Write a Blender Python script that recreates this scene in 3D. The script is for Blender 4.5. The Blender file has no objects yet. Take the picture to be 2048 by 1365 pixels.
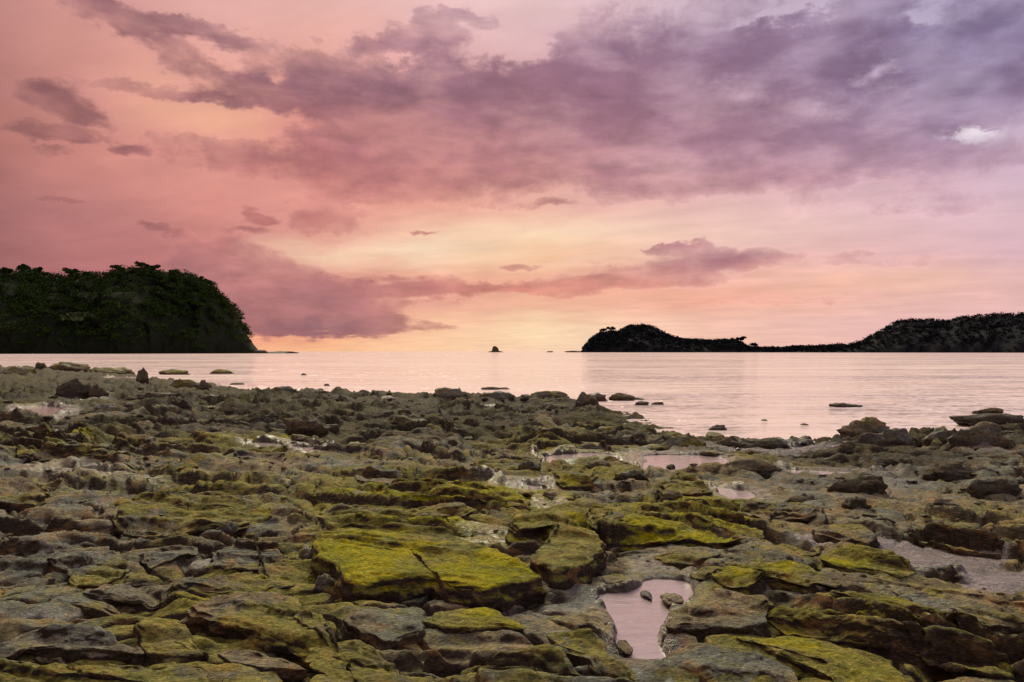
import bpy, math, random
import numpy as np
from mathutils import Vector
from mathutils.geometry import tessellate_polygon

# ------------------------------------------------------------------ camera
F, CX, HY, CAMZ = 1479.0, 1024.0, 703.0, 2.2          # 26 mm lens on a 2048 px wide picture
scene = bpy.context.scene
COL = scene.collection
cam_data = bpy.data.cameras.new('camera')
cam_data.lens = 26.0
cam_data.sensor_width = 36.0
cam_data.shift_y = 20.5 / 2048
cam_data.clip_end = 40000
cam = bpy.data.objects.new('camera', cam_data)
cam.location = (0, 0, CAMZ)
cam.rotation_euler = (math.pi / 2, 0, 0)
COL.objects.link(cam)
scene.camera = cam
scene.render.engine = 'CYCLES'
scene.cycles.use_denoising = True
scene.cycles.max_bounces = 6
scene.cycles.diffuse_bounces = 3
scene.view_settings.view_transform = 'Standard'
scene.view_settings.look = 'None'
scene.view_settings.gamma = 1.0
scene.view_settings.use_curve_mapping = False
scene.view_settings.exposure = 0.0

def lin(c):
    out = []
    for v in c:
        v = v / 255.0
        out.append(v / 12.92 if v <= 0.04045 else ((v + 0.055) / 1.055) ** 2.4)
    return (*out, 1.0)

def azel(px, py):
    a = math.atan((px - CX) / F)
    e = math.atan((HY - py) / F * math.cos(a))
    return math.degrees(a), math.degrees(e)

class NT:
    """Small helper that writes node trees like formulas."""
    def __init__(self, tree):
        self.t = tree
        self.n = tree.nodes
        self.l = tree.links
    def put(self, sock, v):
        if v is None:
            return
        if hasattr(v, 'is_linked'):
            self.l.new(v, sock)
        else:
            sock.default_value = v
    def math(self, op, a, b=None, c=None, clamp=False):
        m = self.n.new('ShaderNodeMath'); m.operation = op; m.use_clamp = clamp
        for s, v in zip(m.inputs, (a, b, c)):
            self.put(s, v)
        return m.outputs[0]
    def add(self, a, b): return self.math('ADD', a, b)
    def sub(self, a, b): return self.math('SUBTRACT', a, b)
    def mul(self, a, b): return self.math('MULTIPLY', a, b)
    def vec(self, op, a, b=None):
        m = self.n.new('ShaderNodeVectorMath'); m.operation = op
        self.put(m.inputs[0], a)
        if b is not None:
            if op == 'SCALE': self.put(m.inputs['Scale'], b)
            else: self.put(m.inputs[1], b)
        return m.outputs['Value'] if op in ('LENGTH', 'DOT_PRODUCT') else m.outputs['Vector']
    def comb(self, x, y, z=0.0):
        m = self.n.new('ShaderNodeCombineXYZ')
        for s, v in zip(m.inputs, (x, y, z)): self.put(s, v)
        return m.outputs[0]
    def sep(self, v):
        m = self.n.new('ShaderNodeSeparateXYZ'); self.l.new(v, m.inputs[0])
        return m.outputs[0], m.outputs[1], m.outputs[2]
    def noise(self, vec, scale, detail=4, rough=0.55, dist=0.0, lac=2.0, colour=False):
        m = self.n.new('ShaderNodeTexNoise'); m.noise_dimensions = '3D'
        self.put(m.inputs['Vector'], vec)
        m.inputs['Scale'].default_value = scale; m.inputs['Detail'].default_value = detail
        m.inputs['Roughness'].default_value = rough; m.inputs['Distortion'].default_value = dist
        m.inputs['Lacunarity'].default_value = lac
        return m.outputs['Color'] if colour else m.outputs['Fac']
    def rng(self, v, a, b, c=0.0, d=1.0, smooth=False):
        m = self.n.new('ShaderNodeMapRange')
        m.interpolation_type = 'SMOOTHSTEP' if smooth else 'LINEAR'
        m.clamp = True
        for s, q in zip(m.inputs, (v, a, b, c, d)): self.put(s, q)
        return m.outputs[0]
    def mix(self, f, a, b, mode='MIX'):
        m = self.n.new('ShaderNodeMix'); m.data_type = 'RGBA'; m.blend_type = mode
        m.clamp_factor = True
        self.put(m.inputs[0], f); self.put(m.inputs[6], a); self.put(m.inputs[7], b)
        return m.outputs[2]
    def ramp(self, f, stops, ease='LINEAR'):
        m = self.n.new('ShaderNodeValToRGB')
        self.put(m.inputs[0], f)
        cr = m.color_ramp; cr.interpolation = ease
        stops = sorted(stops, key=lambda s: s[0])
        cr.elements[0].position, cr.elements[0].color = stops[0]
        cr.elements[1].position, cr.elements[1].color = stops[-1]
        for p, c in stops[1:-1]:
            e = cr.elements.new(p); e.color = c
        return m.outputs[0]

# ------------------------------------------------------------------ sky
SUN_AZ, SUN_EL = -10.0, 39.0                             # glow through the overcast, high over the open sea
world = bpy.data.worlds.new('World')
scene.world = world
world.use_nodes = True
W = NT(world.node_tree)
W.n.clear()
tc = W.n.new('ShaderNodeTexCoord')
D = W.vec('NORMALIZE', tc.outputs['Generated'])
dx, dy, dz = W.sep(D)
az = W.mul(W.math('ARCTAN2', dx, dy), 57.29578)
el = W.mul(W.math('ARCSINE', dz), 57.29578)
elp = W.math('MAXIMUM', el, 0.0)
zc = W.add(W.math('MAXIMUM', dz, 0.0), 0.085)
P = W.comb(W.math('DIVIDE', dx, zc), W.math('DIVIDE', dy, zc), 0.0)
# cloud streaks lean: rotate the cloud plane so the rows climb to the right
rot = W.n.new('ShaderNodeVectorRotate'); rot.rotation_type = 'Z_AXIS'
W.l.new(P, rot.inputs['Vector']); rot.inputs['Angle'].default_value = math.radians(24)
PR = W.vec('MULTIPLY', rot.outputs[0], (0.85, 1.0, 1.0))
n_big = W.noise(PR, 1.7, 8, 0.5, 0.2)
n_mid = W.noise(W.vec('ADD', PR, (7.3, 2.1, 0.4)), 3.4, 7, 0.52, 0.2)
Q = W.vec('MULTIPLY', D, (1.0, 1.0, 1.9))
wa = W.noise(W.vec('ADD', W.mix(0.5, W.vec('SCALE', P, 1.0), W.vec('SCALE', Q, 3.0)), (3.1, 9.7, 1.3)), 2.2, 5, 0.55, colour=True)
wb = W.noise(W.vec('ADD', Q, (13.1, 4.7, 5.3)), 19.0, 8, 0.62, colour=True)
puff = W.noise(W.vec('ADD', Q, (1.1, 4.2, 2.3)), 9.5, 7, 0.52, 0.2)
wax, way, _ = W.sep(W.vec('SUBTRACT', wa, (0.5, 0.5, 0.5)))
wbx, wby, _ = W.sep(W.vec('SUBTRACT', wb, (0.5, 0.5, 0.5)))
wamp = W.rng(el, 0.0, 22.0, 0.35, 1.0)
azw = W.add(az, W.mul(W.add(W.mul(wax, 7.0), W.mul(wbx, 5.0)), wamp))
elw = W.add(elp, W.mul(W.add(W.mul(way, 4.0), W.mul(wby, 3.6)), wamp))
V = W.comb(azw, elw, 0.0)
azl = W.add(az, W.mul(W.mul(wax, 9.0), wamp))
ell = W.add(elp, W.mul(W.mul(way, 5.0), wamp))

def grid(columns, azin, elin):
    """Bilinear table of sky colour: columns of (azimuth, [(elevation, sRGB) ...])."""
    out = None
    prev = None
    elf = W.math('DIVIDE', elin, 90.0, clamp=True)
    for a, stops in columns:
        r = W.ramp(elf, [(min(1, max(0, e / 90.0)), lin(c)) for e, c in stops])
        out = r if out is None else W.mix(W.rng(azin, prev, a, smooth=False), out, r)
        prev = a
    return out

def colpx(px, rows, top, zen):
    st = [(azel(px, py)[1], c) for py, c in rows]
    return azel(px, 703)[0], st + [(38, top), (90, zen)]

ZEN = (192, 188, 200)
LIGHT = [
    (-180, [(0, (132, 106, 118)), (12, (124, 106, 124)), (35, (150, 138, 162)), (90, ZEN)]),
    (-95, [(0, (158, 98, 92)), (12, (160, 105, 105)), (35, (165, 130, 135)), (90, ZEN)]),
    colpx(-60, [(703, (172, 105, 98)), (600, (146, 92, 92)), (420, (156, 100, 98)), (250, (178, 112, 104)), (100, (182, 124, 116)), (0, (186, 130, 124))], (200, 150, 145), ZEN),
    colpx(170, [(703, (205, 122, 106)), (620, (176, 108, 106)), (500, (182, 114, 112)), (420, (190, 124, 120)), (300, (210, 138, 126)), (180, (218, 150, 138)), (60, (214, 150, 140)), (0, (208, 150, 144))], (215, 165, 155), ZEN),
    colpx(430, [(703, (252, 176, 134)), (680, (248, 164, 126)), (630, (205, 126, 120)), (500, (206, 132, 126)), (400, (222, 146, 134)), (300, (234, 162, 146)), (230, (246, 180, 148)), (100, (238, 172, 158)), (0, (232, 176, 168))], (225, 180, 170), ZEN),
    colpx(640, [(703, (255, 192, 142)), (675, (252, 178, 136)), (620, (215, 138, 126)), (560, (224, 150, 136)), (505, (254, 212, 178)), (470, (238, 168, 150)), (400, (228, 154, 142)), (300, (228, 150, 136)), (200, (230, 155, 140)), (100, (240, 175, 160)), (0, (238, 186, 178))], (225, 185, 180), ZEN),
    colpx(850, [(703, (255, 208, 164)), (650, (254, 198, 160)), (600, (242, 174, 152)), (550, (246, 184, 154)), (500, (255, 226, 192)), (470, (253, 210, 178)), (420, (240, 172, 150)), (330, (228, 155, 142)), (200, (222, 160, 158)), (100, (232, 182, 178)), (0, (238, 196, 192))], (225, 190, 190), ZEN),
    colpx(1080, [(703, (255, 216, 178)), (660, (255, 224, 180)), (620, (248, 190, 158)), (560, (242, 180, 150)), (510, (252, 202, 160)), (460, (254, 222, 186)), (410, (246, 190, 168)), (330, (232, 170, 160)), (200, (215, 165, 172)), (80, (230, 190, 192)), (0, (236, 200, 200))], (220, 192, 198), ZEN),
    colpx(1400, [(703, (252, 202, 178)), (650, (250, 200, 178)), (590, (246, 178, 152)), (540, (240, 188, 172)), (470, (246, 205, 188)), (400, (238, 192, 188)), (300, (222, 178, 185)), (180, (208, 172, 188)), (80, (205, 178, 196)), (0, (214, 190, 204))], (210, 190, 205), ZEN),
    colpx(1800, [(703, (236, 188, 182)), (640, (240, 192, 186)), (560, (246, 194, 172)), (500, (232, 188, 188)), (420, (232, 196, 200)), (340, (216, 176, 190)), (250, (218, 184, 202)), (150, (196, 178, 204)), (0, (190, 178, 205))], (195, 182, 208), ZEN),
    colpx(2150, [(703, (222, 180, 182)), (600, (228, 182, 178)), (500, (218, 180, 192)), (380, (216, 188, 204)), (250, (208, 188, 212)), (100, (176, 168, 200)), (0, (176, 168, 200))], (182, 172, 202), ZEN),
    (95, [(0, (188, 158, 172)), (12, (182, 160, 182)), (35, (178, 165, 190)), (90, ZEN)]),
    (180, [(0, (132, 106, 118)), (12, (124, 106, 124)), (35, (150, 138, 162)), (90, ZEN)]),
]
DARK = [
    (-180, [(0, (120, 95, 108)), (20, (112, 98, 120)), (90, (160, 152, 170))]),
    colpx(-60, [(703, (138, 82, 78)), (400, (132, 84, 82)), (0, (140, 92, 92))], (150, 112, 118), (160, 152, 170)),
    colpx(300, [(703, (172, 104, 100)), (540, (164, 109, 111)), (420, (172, 104, 100)), (250, (158, 100, 102)), (60, (138, 90, 100))], (150, 115, 125), (160, 152, 170)),
    colpx(650, [(703, (162, 98, 98)), (655, (142, 97, 106)), (625, (166, 110, 114)), (560, (184, 119, 118)), (420, (196, 120, 114)), (300, (178, 110, 112)), (170, (138, 94, 108)), (80, (146, 102, 118))], (150, 120, 132), (160, 152, 170)),
    colpx(1050, [(703, (225, 150, 125)), (590, (224, 142, 122)), (520, (190, 122, 116)), (420, (202, 136, 128)), (300, (166, 112, 122)), (170, (150, 106, 124)), (60, (152, 116, 138))], (150, 125, 142), (160, 152, 170)),
    colpx(1430, [(703, (235, 165, 150)), (580, (224, 150, 138)), (515, (172, 120, 130)), (430, (206, 152, 152)), (320, (166, 124, 142)), (180, (142, 106, 130)), (60, (140, 110, 138))], (148, 126, 150), (160, 152, 170)),
    colpx(1900, [(703, (220, 165, 165)), (560, (222, 160, 158)), (430, (196, 150, 168)), (300, (164, 132, 158)), (170, (124, 108, 142)), (60, (120, 108, 146))], (140, 126, 156), (160, 152, 170)),
    (95, [(0, (150, 125, 145)), (20, (135, 120, 148)), (90, (160, 152, 170))]),
    (180, [(0, (120, 95, 108)), (20, (112, 98, 120)), (90, (160, 152, 170))]),
]
# cloud masses: centre and half-size in the units of the azel() table, weight
CLOUDS = [
    (1560, 130, 560, 190, 0.92), (1180, 170, 330, 110, 0.68), (1880, 160, 260, 150, 0.42), (1990, 90, 150, 120, 0.25),
    (1000, 250, 300, 70, 0.50), (800, 190, 260, 75, 0.65), (560, 195, 150, 42, 0.80), (620, 120, 115, 42, 0.75),
    (470, 150, 110, 40, 0.65), (270, 52, 105, 36, 1.35), (420, 50, 105, 26, 1.25), (350, 112, 60, 22, 0.5),
    (870, 62, 46, 40, 1.0), (950, 40, 60, 20, 0.6), (770, 90, 70, 25, 0.55), (330, 180, 150, 15, 0.75),
    (95, 188, 80, 38, 0.95), (140, 225, 60, 28, 0.75), (85, 262, 85, 16, 1.1), (230, 300, 34, 12, 0.8), (75, 296, 50, 9, 0.6),
    (620, 330, 360, 85, 0.60), (1250, 320, 430, 60, 0.60), (1680, 310, 450, 85, 0.72), (900, 300, 330, 70, 0.55), (1150, 385, 480, 38, 0.32), (480, 300, 260, 36, 0.38), (1800, 420, 320, 34, 0.42), (1750, 520, 260, 16, 0.40), (1600, 600, 330, 12, 0.35),
    (640, 452, 120, 30, 0.75), (300, 452, 55, 16, 0.9), (515, 434, 24, 12, 0.9), (720, 397, 28, 9, 0.9),
    (852, 462, 36, 7, 0.8), (490, 468, 45, 9, 0.6), (130, 405, 60, 10, 0.6),
    (460, 555, 170, 80, 0.85), (650, 600, 170, 45, 0.85), (620, 650, 165, 24, 1.5), (725, 645, 62, 20, 1.3), (560, 615, 120, 34, 0.8),
    (900, 582, 280, 17, 0.75), (1150, 570, 210, 14, 0.70), (1045, 530, 38, 8, 1.0), (860, 562, 130, 20, 0.5),
    (1430, 518, 120, 30, 1.0), (1335, 496, 55, 7, 0.9), (1250, 545, 160, 22, 0.6), (1110, 402, 55, 10, 0.6),
    (880, 655, 55, 8, 0.4),
]
GAPS = [(560, 142, 34, 20, 0.7), (480, 250, 150, 36, 0.5), (1050, 90, 60, 30, 0.6), (990, 120, 70, 22, 0.5), (1590, 18, 90, 16, 0.7),
        (1860, 20, 50, 18, 0.6), (1470, 175, 80, 32, 0.55), (1760, 140, 34, 16, 0.6), (1640, 220, 110, 30, 0.45), (1200, 300, 120, 26, 0.3),
        (1560, 270, 90, 24, 0.4), (1310, 290, 50, 15, 0.35), (760, 130, 40, 14, 0.5), (600, 240, 60, 16, 0.35)]

def blob(px, py, rx, ry, vec):
    a, e = azel(px, py)
    a2, e2 = azel(px + rx, py); _, e3 = azel(px, py - ry)
    ra, re = max(a2 - a, 0.2), max(e3 - e, 0.12)
    v = W.vec('MULTIPLY', W.vec('SUBTRACT', vec, (a, max(e, 0.0), 0.0)), (1 / ra, 1 / re, 0.0))
    return W.rng(W.vec('LENGTH', v), 0.0, 1.75, 1.0, 0.0, smooth=True)

dens = None
for px, py, rx, ry, w in CLOUDS:
    b = W.mul(blob(px, py, rx, ry, V), w)
    dens = b if dens is None else W.add(dens, b)
for px, py, rx, ry, w in GAPS:
    dens = W.sub(dens, W.mul(blob(px, py, rx, ry, V), w))
# away from the view the same broken cover carries on
beyond = W.math('MAXIMUM', W.rng(W.math('ABSOLUTE', az), 36.0, 60.0), W.rng(el, 27.0, 40.0))
dens = W.add(dens, W.mul(beyond, 0.42))
dens = W.math('MINIMUM', dens, 1.15)
puff2 = W.noise(W.vec('ADD', W.vec('MULTIPLY', D, (1.0, 1.0, 1.5)), (8.1, 2.2, 6.3)), 34.0, 8, 0.62, 0.3)
lo = W.rng(el, 3.0, 14.0, 0.15, 1.0)
texture = W.add(W.mul(W.add(W.mul(W.sub(n_big, 0.5), 0.9), W.mul(W.sub(n_mid, 0.5), 0.6)), lo), W.add(W.mul(W.sub(puff, 0.5), 1.4), W.mul(W.sub(puff2, 0.5), 0.9)))
cov = W.add(W.mul(dens, 1.0), W.mul(texture, W.rng(dens, 0.02, 0.5, 0.30, 0.95)))
M = W.rng(cov, 0.08, W.rng(el, 3.0, 12.0, 0.76, 1.05), smooth=True)
lightc = grid(LIGHT, azl, ell)
darkc = grid(DARK, azl, ell)
# thin lit streaks inside the luminous layer, paler and darker rows inside the cloud
streak = W.noise(W.vec('MULTIPLY', PR, (0.55, 1.25, 1.0)), 2.6, 8, 0.6, 0.4)
lum = W.rng(streak, 0.30, 0.70, 0.93, 1.07)
lightc = W.vec('SCALE', lightc, lum)
rows = W.noise(W.vec('ADD', W.vec('MULTIPLY', D, (1.0, 1.0, 3.0)), (5.5, 1.7, 9.1)), 8.5, 7, 0.52, 0.15)
hi = W.rng(el, 4.0, 12.0, 0.0, 0.6)
thin = W.mul(W.rng(W.add(W.mul(rows, hi), W.mul(puff, W.sub(1.0, hi))), 0.44, 0.64, smooth=True), W.rng(el, 2.0, 12.0, 0.45, 1.0))
darkc = W.mix(W.mul(thin, 0.46), darkc, lightc)
fringe = W.mul(W.rng(M, 0.02, 0.22, smooth=True), W.rng(M, 0.22, 0.55, 1.0, 0.0, smooth=True))
lightc = W.vec('SCALE', lightc, W.add(1.0, W.mul(fringe, 0.10)))
soft = W.noise(W.vec('ADD', W.vec('MULTIPLY', D, (1.0, 1.0, 2.6)), (2.5, 7.7, 3.1)), 21.0, 6, 0.55, 0.2)
darkc = W.vec('SCALE', darkc, W.rng(soft, 0.33, 0.67, 0.86, 1.16))
skyc = W.mix(M, lightc, darkc)
skyc = W.vec('SCALE', skyc, W.rng(W.add(W.mul(n_mid, 0.5), W.mul(puff, 0.5)), 0.32, 0.68, 0.90, 1.09))
# pale broken light high on the one side
sp = W.mul(blob(1975, 250, 70, 30, V), W.rng(puff2, 0.46, 0.60, smooth=True))
skyc = W.mix(W.mul(sp, 0.85), skyc, lin((250, 240, 250)))
# the bright puffs of the low cumulus
pf = W.mul(blob(1170, 522, 120, 26, V), W.rng(n_mid, 0.40, 0.60, smooth=True))
skyc = W.mix(W.mul(pf, 0.55), skyc, lin((252, 208, 178)))
skyc = W.mix(0.08, skyc, lin((214, 166, 168)))
nis = W.n.new('ShaderNodeTexSky')
nis.sky_type = 'NISHITA'
nis.sun_disc = False
nis.sun_elevation = math.radians(SUN_EL)
nis.sun_rotation = math.radians(SUN_AZ)
nis.air_density = 1.0; nis.dust_density = 2.0; nis.ozone_density = 1.5
SKY = 0.1
total = W.vec('ADD', W.vec('SCALE', skyc, 0.97 / SKY), W.vec('SCALE', nis.outputs[0], 0.003))
bg = W.n.new('ShaderNodeBackground')
W.l.new(total, bg.inputs['Color'])
bg.inputs['Strength'].default_value = SKY
wo = W.n.new('ShaderNodeOutputWorld')
W.l.new(bg.outputs[0], wo.inputs['Surface'])
world.cycles.sampling_method = 'MANUAL'
world.cycles.sample_map_resolution = 512

sun_data = bpy.data.lights.new('sun', 'SUN')
sun_data.energy = 2.9
sun_data.angle = math.radians(28)
sun_data.color = (1.0, 0.90, 0.66)
sun = bpy.data.objects.new('sun', sun_data)
a, e = math.radians(SUN_AZ), math.radians(SUN_EL)
sun.rotation_euler = Vector((-math.sin(a) * math.cos(e), -math.cos(a) * math.cos(e), -math.sin(e))).to_track_quat('-Z', 'Y').to_euler()
COL.objects.link(sun)

# ------------------------------------------------------------------ numeric helpers
RS = np.random.RandomState(7)
_perm = RS.permutation(256).astype(np.int32)
_perm = np.concatenate([_perm, _perm, _perm])
_grad = RS.normal(size=(256, 3)); _grad /= np.linalg.norm(_grad, axis=1)[:, None]

def perlin(p):
    p = np.asarray(p, dtype=np.float64)
    i = np.floor(p).astype(np.int64)
    f = p - i
    i = (i & 255).astype(np.int32)
    u = f * f * f * (f * (f * 6 - 15) + 10)
    out = 0.0
    for cx in (0, 1):
        wx = u[:, 0] if cx else 1 - u[:, 0]
        hx = _perm[(i[:, 0] + cx) & 255]
        for cy in (0, 1):
            wy = u[:, 1] if cy else 1 - u[:, 1]
            hy = _perm[hx + ((i[:, 1] + cy) & 255)]
            for cz in (0, 1):
                wz = u[:, 2] if cz else 1 - u[:, 2]
                g = _grad[_perm[hy + ((i[:, 2] + cz) & 255)]]
                d = g[:, 0] * (f[:, 0] - cx) + g[:, 1] * (f[:, 1] - cy) + g[:, 2] * (f[:, 2] - cz)
                out = out + d * wx * wy * wz
    return out * 1.5

def fbm(p, octaves=4, gain=0.5, lac=2.03):
    a, s, out = 1.0, 1.0, 0.0
    p = np.asarray(p, dtype=np.float64)
    for k in range(octaves):
        out = out + a * perlin(p * s + 17.3 * k)
        s *= lac; a *= gain
    return out

def xyz(x, y, z=0.0):
    x = np.asarray(x, dtype=np.float64)
    return np.stack([x, np.broadcast_to(y, x.shape), np.broadcast_to(z, x.shape)], axis=-1)

def sstep(v, a, b):
    t = np.clip((v - a) / (b - a), 0, 1)
    return t * t * (3 - 2 * t)

def unproject(px, py, z):
    d = (CAMZ - z) * F / (py - HY)
    return d * (px - CX) / F, d

def poly_sd(x, y, poly):
    """Signed distance to a closed polygon, negative inside."""
    poly = np.asarray(poly, dtype=np.float64)
    best = np.full(x.shape, 1e18); wind = np.zeros(x.shape, dtype=np.int32)
    for (ax, ay), (bx, by) in zip(poly, np.roll(poly, -1, axis=0)):
        ex, ey = bx - ax, by - ay
        t = np.clip(((x - ax) * ex + (y - ay) * ey) / (ex * ex + ey * ey + 1e-12), 0, 1)
        best = np.minimum(best, (x - ax - t * ex) ** 2 + (y - ay - t * ey) ** 2)
        left = ex * (y - ay) - ey * (x - ax)
        wind += ((ay <= y) & (by > y) & (left > 0)).astype(np.int32) - ((ay > y) & (by <= y) & (left < 0)).astype(np.int32)
    d = np.sqrt(best)
    return np.where(wind != 0, -d, d)

def catmull(pts, n):
    pts = np.asarray(pts, dtype=np.float64); m = len(pts)
    seg = np.linalg.norm(np.roll(pts, -1, axis=0) - pts, axis=1); cum = np.concatenate([[0], np.cumsum(seg)])
    tt = np.linspace(0, cum[-1], n, endpoint=False)
    i = np.clip(np.searchsorted(cum, tt, side='right') - 1, 0, m - 1)
    u = ((tt - cum[i]) / (seg[i] + 1e-9))[:, None]
    p0, p1, p2, p3 = pts[(i - 1) % m], pts[i], pts[(i + 1) % m], pts[(i + 2) % m]
    c = 0.5 * ((2 * p1) + (p2 - p0) * u + (2 * p0 - 5 * p1 + 4 * p2 - p3) * u ** 2 + (3 * p1 - p0 - 3 * p2 + p3) * u ** 3)
    return 0.75 * c + 0.25 * (p1 * (1 - u) + p2 * u)

def new_mesh(name, verts, quads, attrs=None, smooth=True, mat=None, tris=False):
    k = 3 if tris else 4
    me = bpy.data.meshes.new(name)
    verts = np.ascontiguousarray(verts, dtype=np.float32); quads = np.ascontiguousarray(quads, dtype=np.int32)
    me.vertices.add(len(verts)); me.vertices.foreach_set('co', verts.ravel())
    me.loops.add(quads.size); me.loops.foreach_set('vertex_index', quads.ravel())
    me.polygons.add(len(quads))
    me.polygons.foreach_set('loop_start', np.arange(0, quads.size, k, dtype=np.int32))
    me.polygons.foreach_set('use_smooth', np.full(len(quads), smooth, dtype=bool))
    me.update(calc_edges=True)
    for an, av in (attrs or {}).items():
        at = me.attributes.new(an, 'FLOAT', 'POINT')
        at.data.foreach_set('value', np.ascontiguousarray(av, dtype=np.float32))
    if mat: me.materials.append(mat)
    return me

def obj(name, me, parent=None, loc=None):
    o = bpy.data.objects.new(name, me)
    if loc is not None: o.location = loc
    o.parent = parent
    COL.objects.link(o)
    return o

def tag(o, label=None, cat=None, group=None, kind=None):
    if label: o['label'] = label
    if cat: o['category'] = cat
    if group: o['group'] = group
    if kind: o['kind'] = kind
    return o

def grid_quads(nr, nc, wrap=False):
    r = np.arange(nr - 1)[:, None]; c = np.arange(nc if wrap else nc - 1)[None, :]
    c2 = (c + 1) % nc
    return np.stack([r * nc + c, r * nc + c2, (r + 1) * nc + c2, (r + 1) * nc + c], axis=-1).reshape(-1, 4)

# ------------------------------------------------------------------ materials
def material(name):
    m = bpy.data.materials.new(name); m.use_nodes = True
    t = NT(m.node_tree); t.n.clear()
    out = t.n.new('ShaderNodeOutputMaterial'); p = t.n.new('ShaderNodeBsdfPrincipled')
    t.l.new(p.outputs[0], out.inputs['Surface'])
    return m, t, p

def alb(r, g, b): return (r, g, b, 1.0)

def rock_material():
    m, t, p = material('rock')
    geo = t.n.new('ShaderNodeNewGeometry'); pos = geo.outputs['Position']
    def attr(n):
        a = t.n.new('ShaderNodeAttribute'); a.attribute_name = n; return a.outputs['Fac']
    moss, pale, dark, wet, lit_top = attr('moss'), attr('pale'), attr('dark'), attr('wet'), attr('lit_top')
    flat = t.vec('MULTIPLY', pos, (1.0, 1.0, 2.6))
    n1 = t.noise(flat, 1.3, 6, 0.6, 0.4)
    n2 = t.noise(flat, 6.0, 8, 0.65, 0.6)
    n3 = t.noise(t.vec('MULTIPLY', pos, (16.0, 26.0, 40.0)), 1.0, 7, 0.7, 0.8)
    n4 = t.noise(t.vec('ADD', flat, (5.0, 3.0, 8.0)), 2.4, 7, 0.6, 0.5)
    stone = t.ramp(t.add(t.mul(n2, 0.6), t.mul(n3, 0.4)), [(0.30, alb(.055, .045, .030)), (0.45, alb(.24, .205, .115)), (0.56, alb(.38, .32, .175)), (0.70, alb(.53, .44, .26))])
    grey = t.ramp(t.add(t.mul(n4, 0.5), t.mul(n3, 0.5)), [(0.32, alb(.060, .066, .050)), (0.5, alb(.215, .235, .175)), (0.68, alb(.41, .43, .33))])
    base = t.mix(t.rng(n1, 0.42, 0.60, smooth=True), stone, grey)
    side_shade = t.ramp(t.add(t.mul(n2, 0.6), t.mul(n3, 0.4)), [(0.32, alb(.030, .024, .017)), (0.50, alb(.085, .066, .042)), (0.68, alb(.18, .14, .09))])
    cf = t.rng(t.add(lit_top, t.mul(t.sub(n2, 0.5), 0.7)), 0.25, 0.75, smooth=True)
    base = t.mix(cf, side_shade, base)  # weathered tan tops over dark steep faces: slope shading put into the colour
    rust = t.rng(t.noise(t.vec('ADD', flat, (2.0, 9.0, 4.0)), 4.0, 7, 0.65, 0.5), 0.53, 0.66, smooth=True)
    base = t.mix(t.mul(rust, 0.50), base, alb(.46, .26, .085))
    # algae: olive film, bright patches where it is thickest
    film = t.ramp(t.add(t.mul(n2, 0.5), t.mul(n3, 0.5)), [(0.32, alb(.040, .058, .016)), (0.45, alb(.185, .19, .032)), (0.55, alb(.33, .30, .055)), (0.67, alb(.47, .37, .085))])
    thick = t.ramp(t.add(t.mul(n4, 0.5), t.mul(n3, 0.5)), [(0.32, alb(.10, .13, .004)), (0.47, alb(.31, .315, .008)), (0.58, alb(.44, .39, .014)), (0.70, alb(.50, .33, .03))])
    mf = t.rng(t.add(moss, t.mul(t.sub(t.add(t.mul(n2, 0.6), t.mul(n4, 0.4)), 0.5), 1.6)), 0.18, 0.48, smooth=True)
    mt = t.rng(t.add(moss, t.mul(t.sub(n4, 0.5), 1.2)), 0.62, 0.92, smooth=True)
    film = t.mix(t.mul(rust, 0.40), film, alb(.46, .27, .07))
    col = t.mix(t.mul(mf, 0.85), base, film)
    col = t.mix(mt, col, thick)
    sand = t.ramp(n2, [(0.3, alb(.22, .185, .165)), (0.55, alb(.37, .32, .29)), (0.75, alb(.50, .44, .41))])
    pf = t.rng(t.add(pale, t.mul(t.sub(n4, 0.5), 0.9)), 0.35, 0.62, smooth=True)
    col = t.mix(t.mul(pf, 0.85), col, sand)
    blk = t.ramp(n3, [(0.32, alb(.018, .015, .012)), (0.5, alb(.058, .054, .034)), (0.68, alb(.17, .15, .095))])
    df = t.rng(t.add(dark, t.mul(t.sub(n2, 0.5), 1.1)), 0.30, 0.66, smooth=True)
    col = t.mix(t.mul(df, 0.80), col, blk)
    grit = t.noise(t.vec('MULTIPLY', pos, (46.0, 70.0, 90.0)), 1.0, 4, 0.7, 0.3)
    col = t.vec('SCALE', col, t.mul(t.rng(grit, 0.34, 0.66, 0.62, 1.40), t.rng(n3, 0.32, 0.66, 0.78, 1.20)))
    # lead coloured film of wet algae in blotches
    bl = t.rng(t.noise(t.vec('ADD', flat, (1.0, 6.0, 2.0)), 3.1, 6, 0.65, 0.6), 0.54, 0.66, smooth=True)
    col = t.mix(t.mul(bl, 0.32), col, alb(.060, .072, .058))
    t.l.new(col, p.inputs['Base Color'])
    wf = t.rng(t.add(wet, t.mul(t.sub(t.add(t.mul(n2, 0.5), t.mul(n1, 0.5)), 0.5), 1.2)), 0.22, 0.72, smooth=True)
    rough = t.sub(t.rng(n3, 0.3, 0.7, 0.62, 0.92), t.mul(wf, 0.55))
    t.l.new(t.add(0.05, t.mul(wf, 0.5)), p.inputs['Specular IOR Level'])
    t.l.new(rough, p.inputs['Roughness'])
    p.inputs['Specular IOR Level'].default_value = 0.25
    h = t.add(t.add(t.mul(n2, 0.55), t.mul(n3, 0.30)), t.mul(t.noise(t.vec('MULTIPLY', pos, (30.0, 52.0, 90.0)), 1.0, 5, 0.7, 0.5), 0.24))
    vor = t.n.new('ShaderNodeTexVoronoi'); vor.feature = 'DISTANCE_TO_EDGE'
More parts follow.
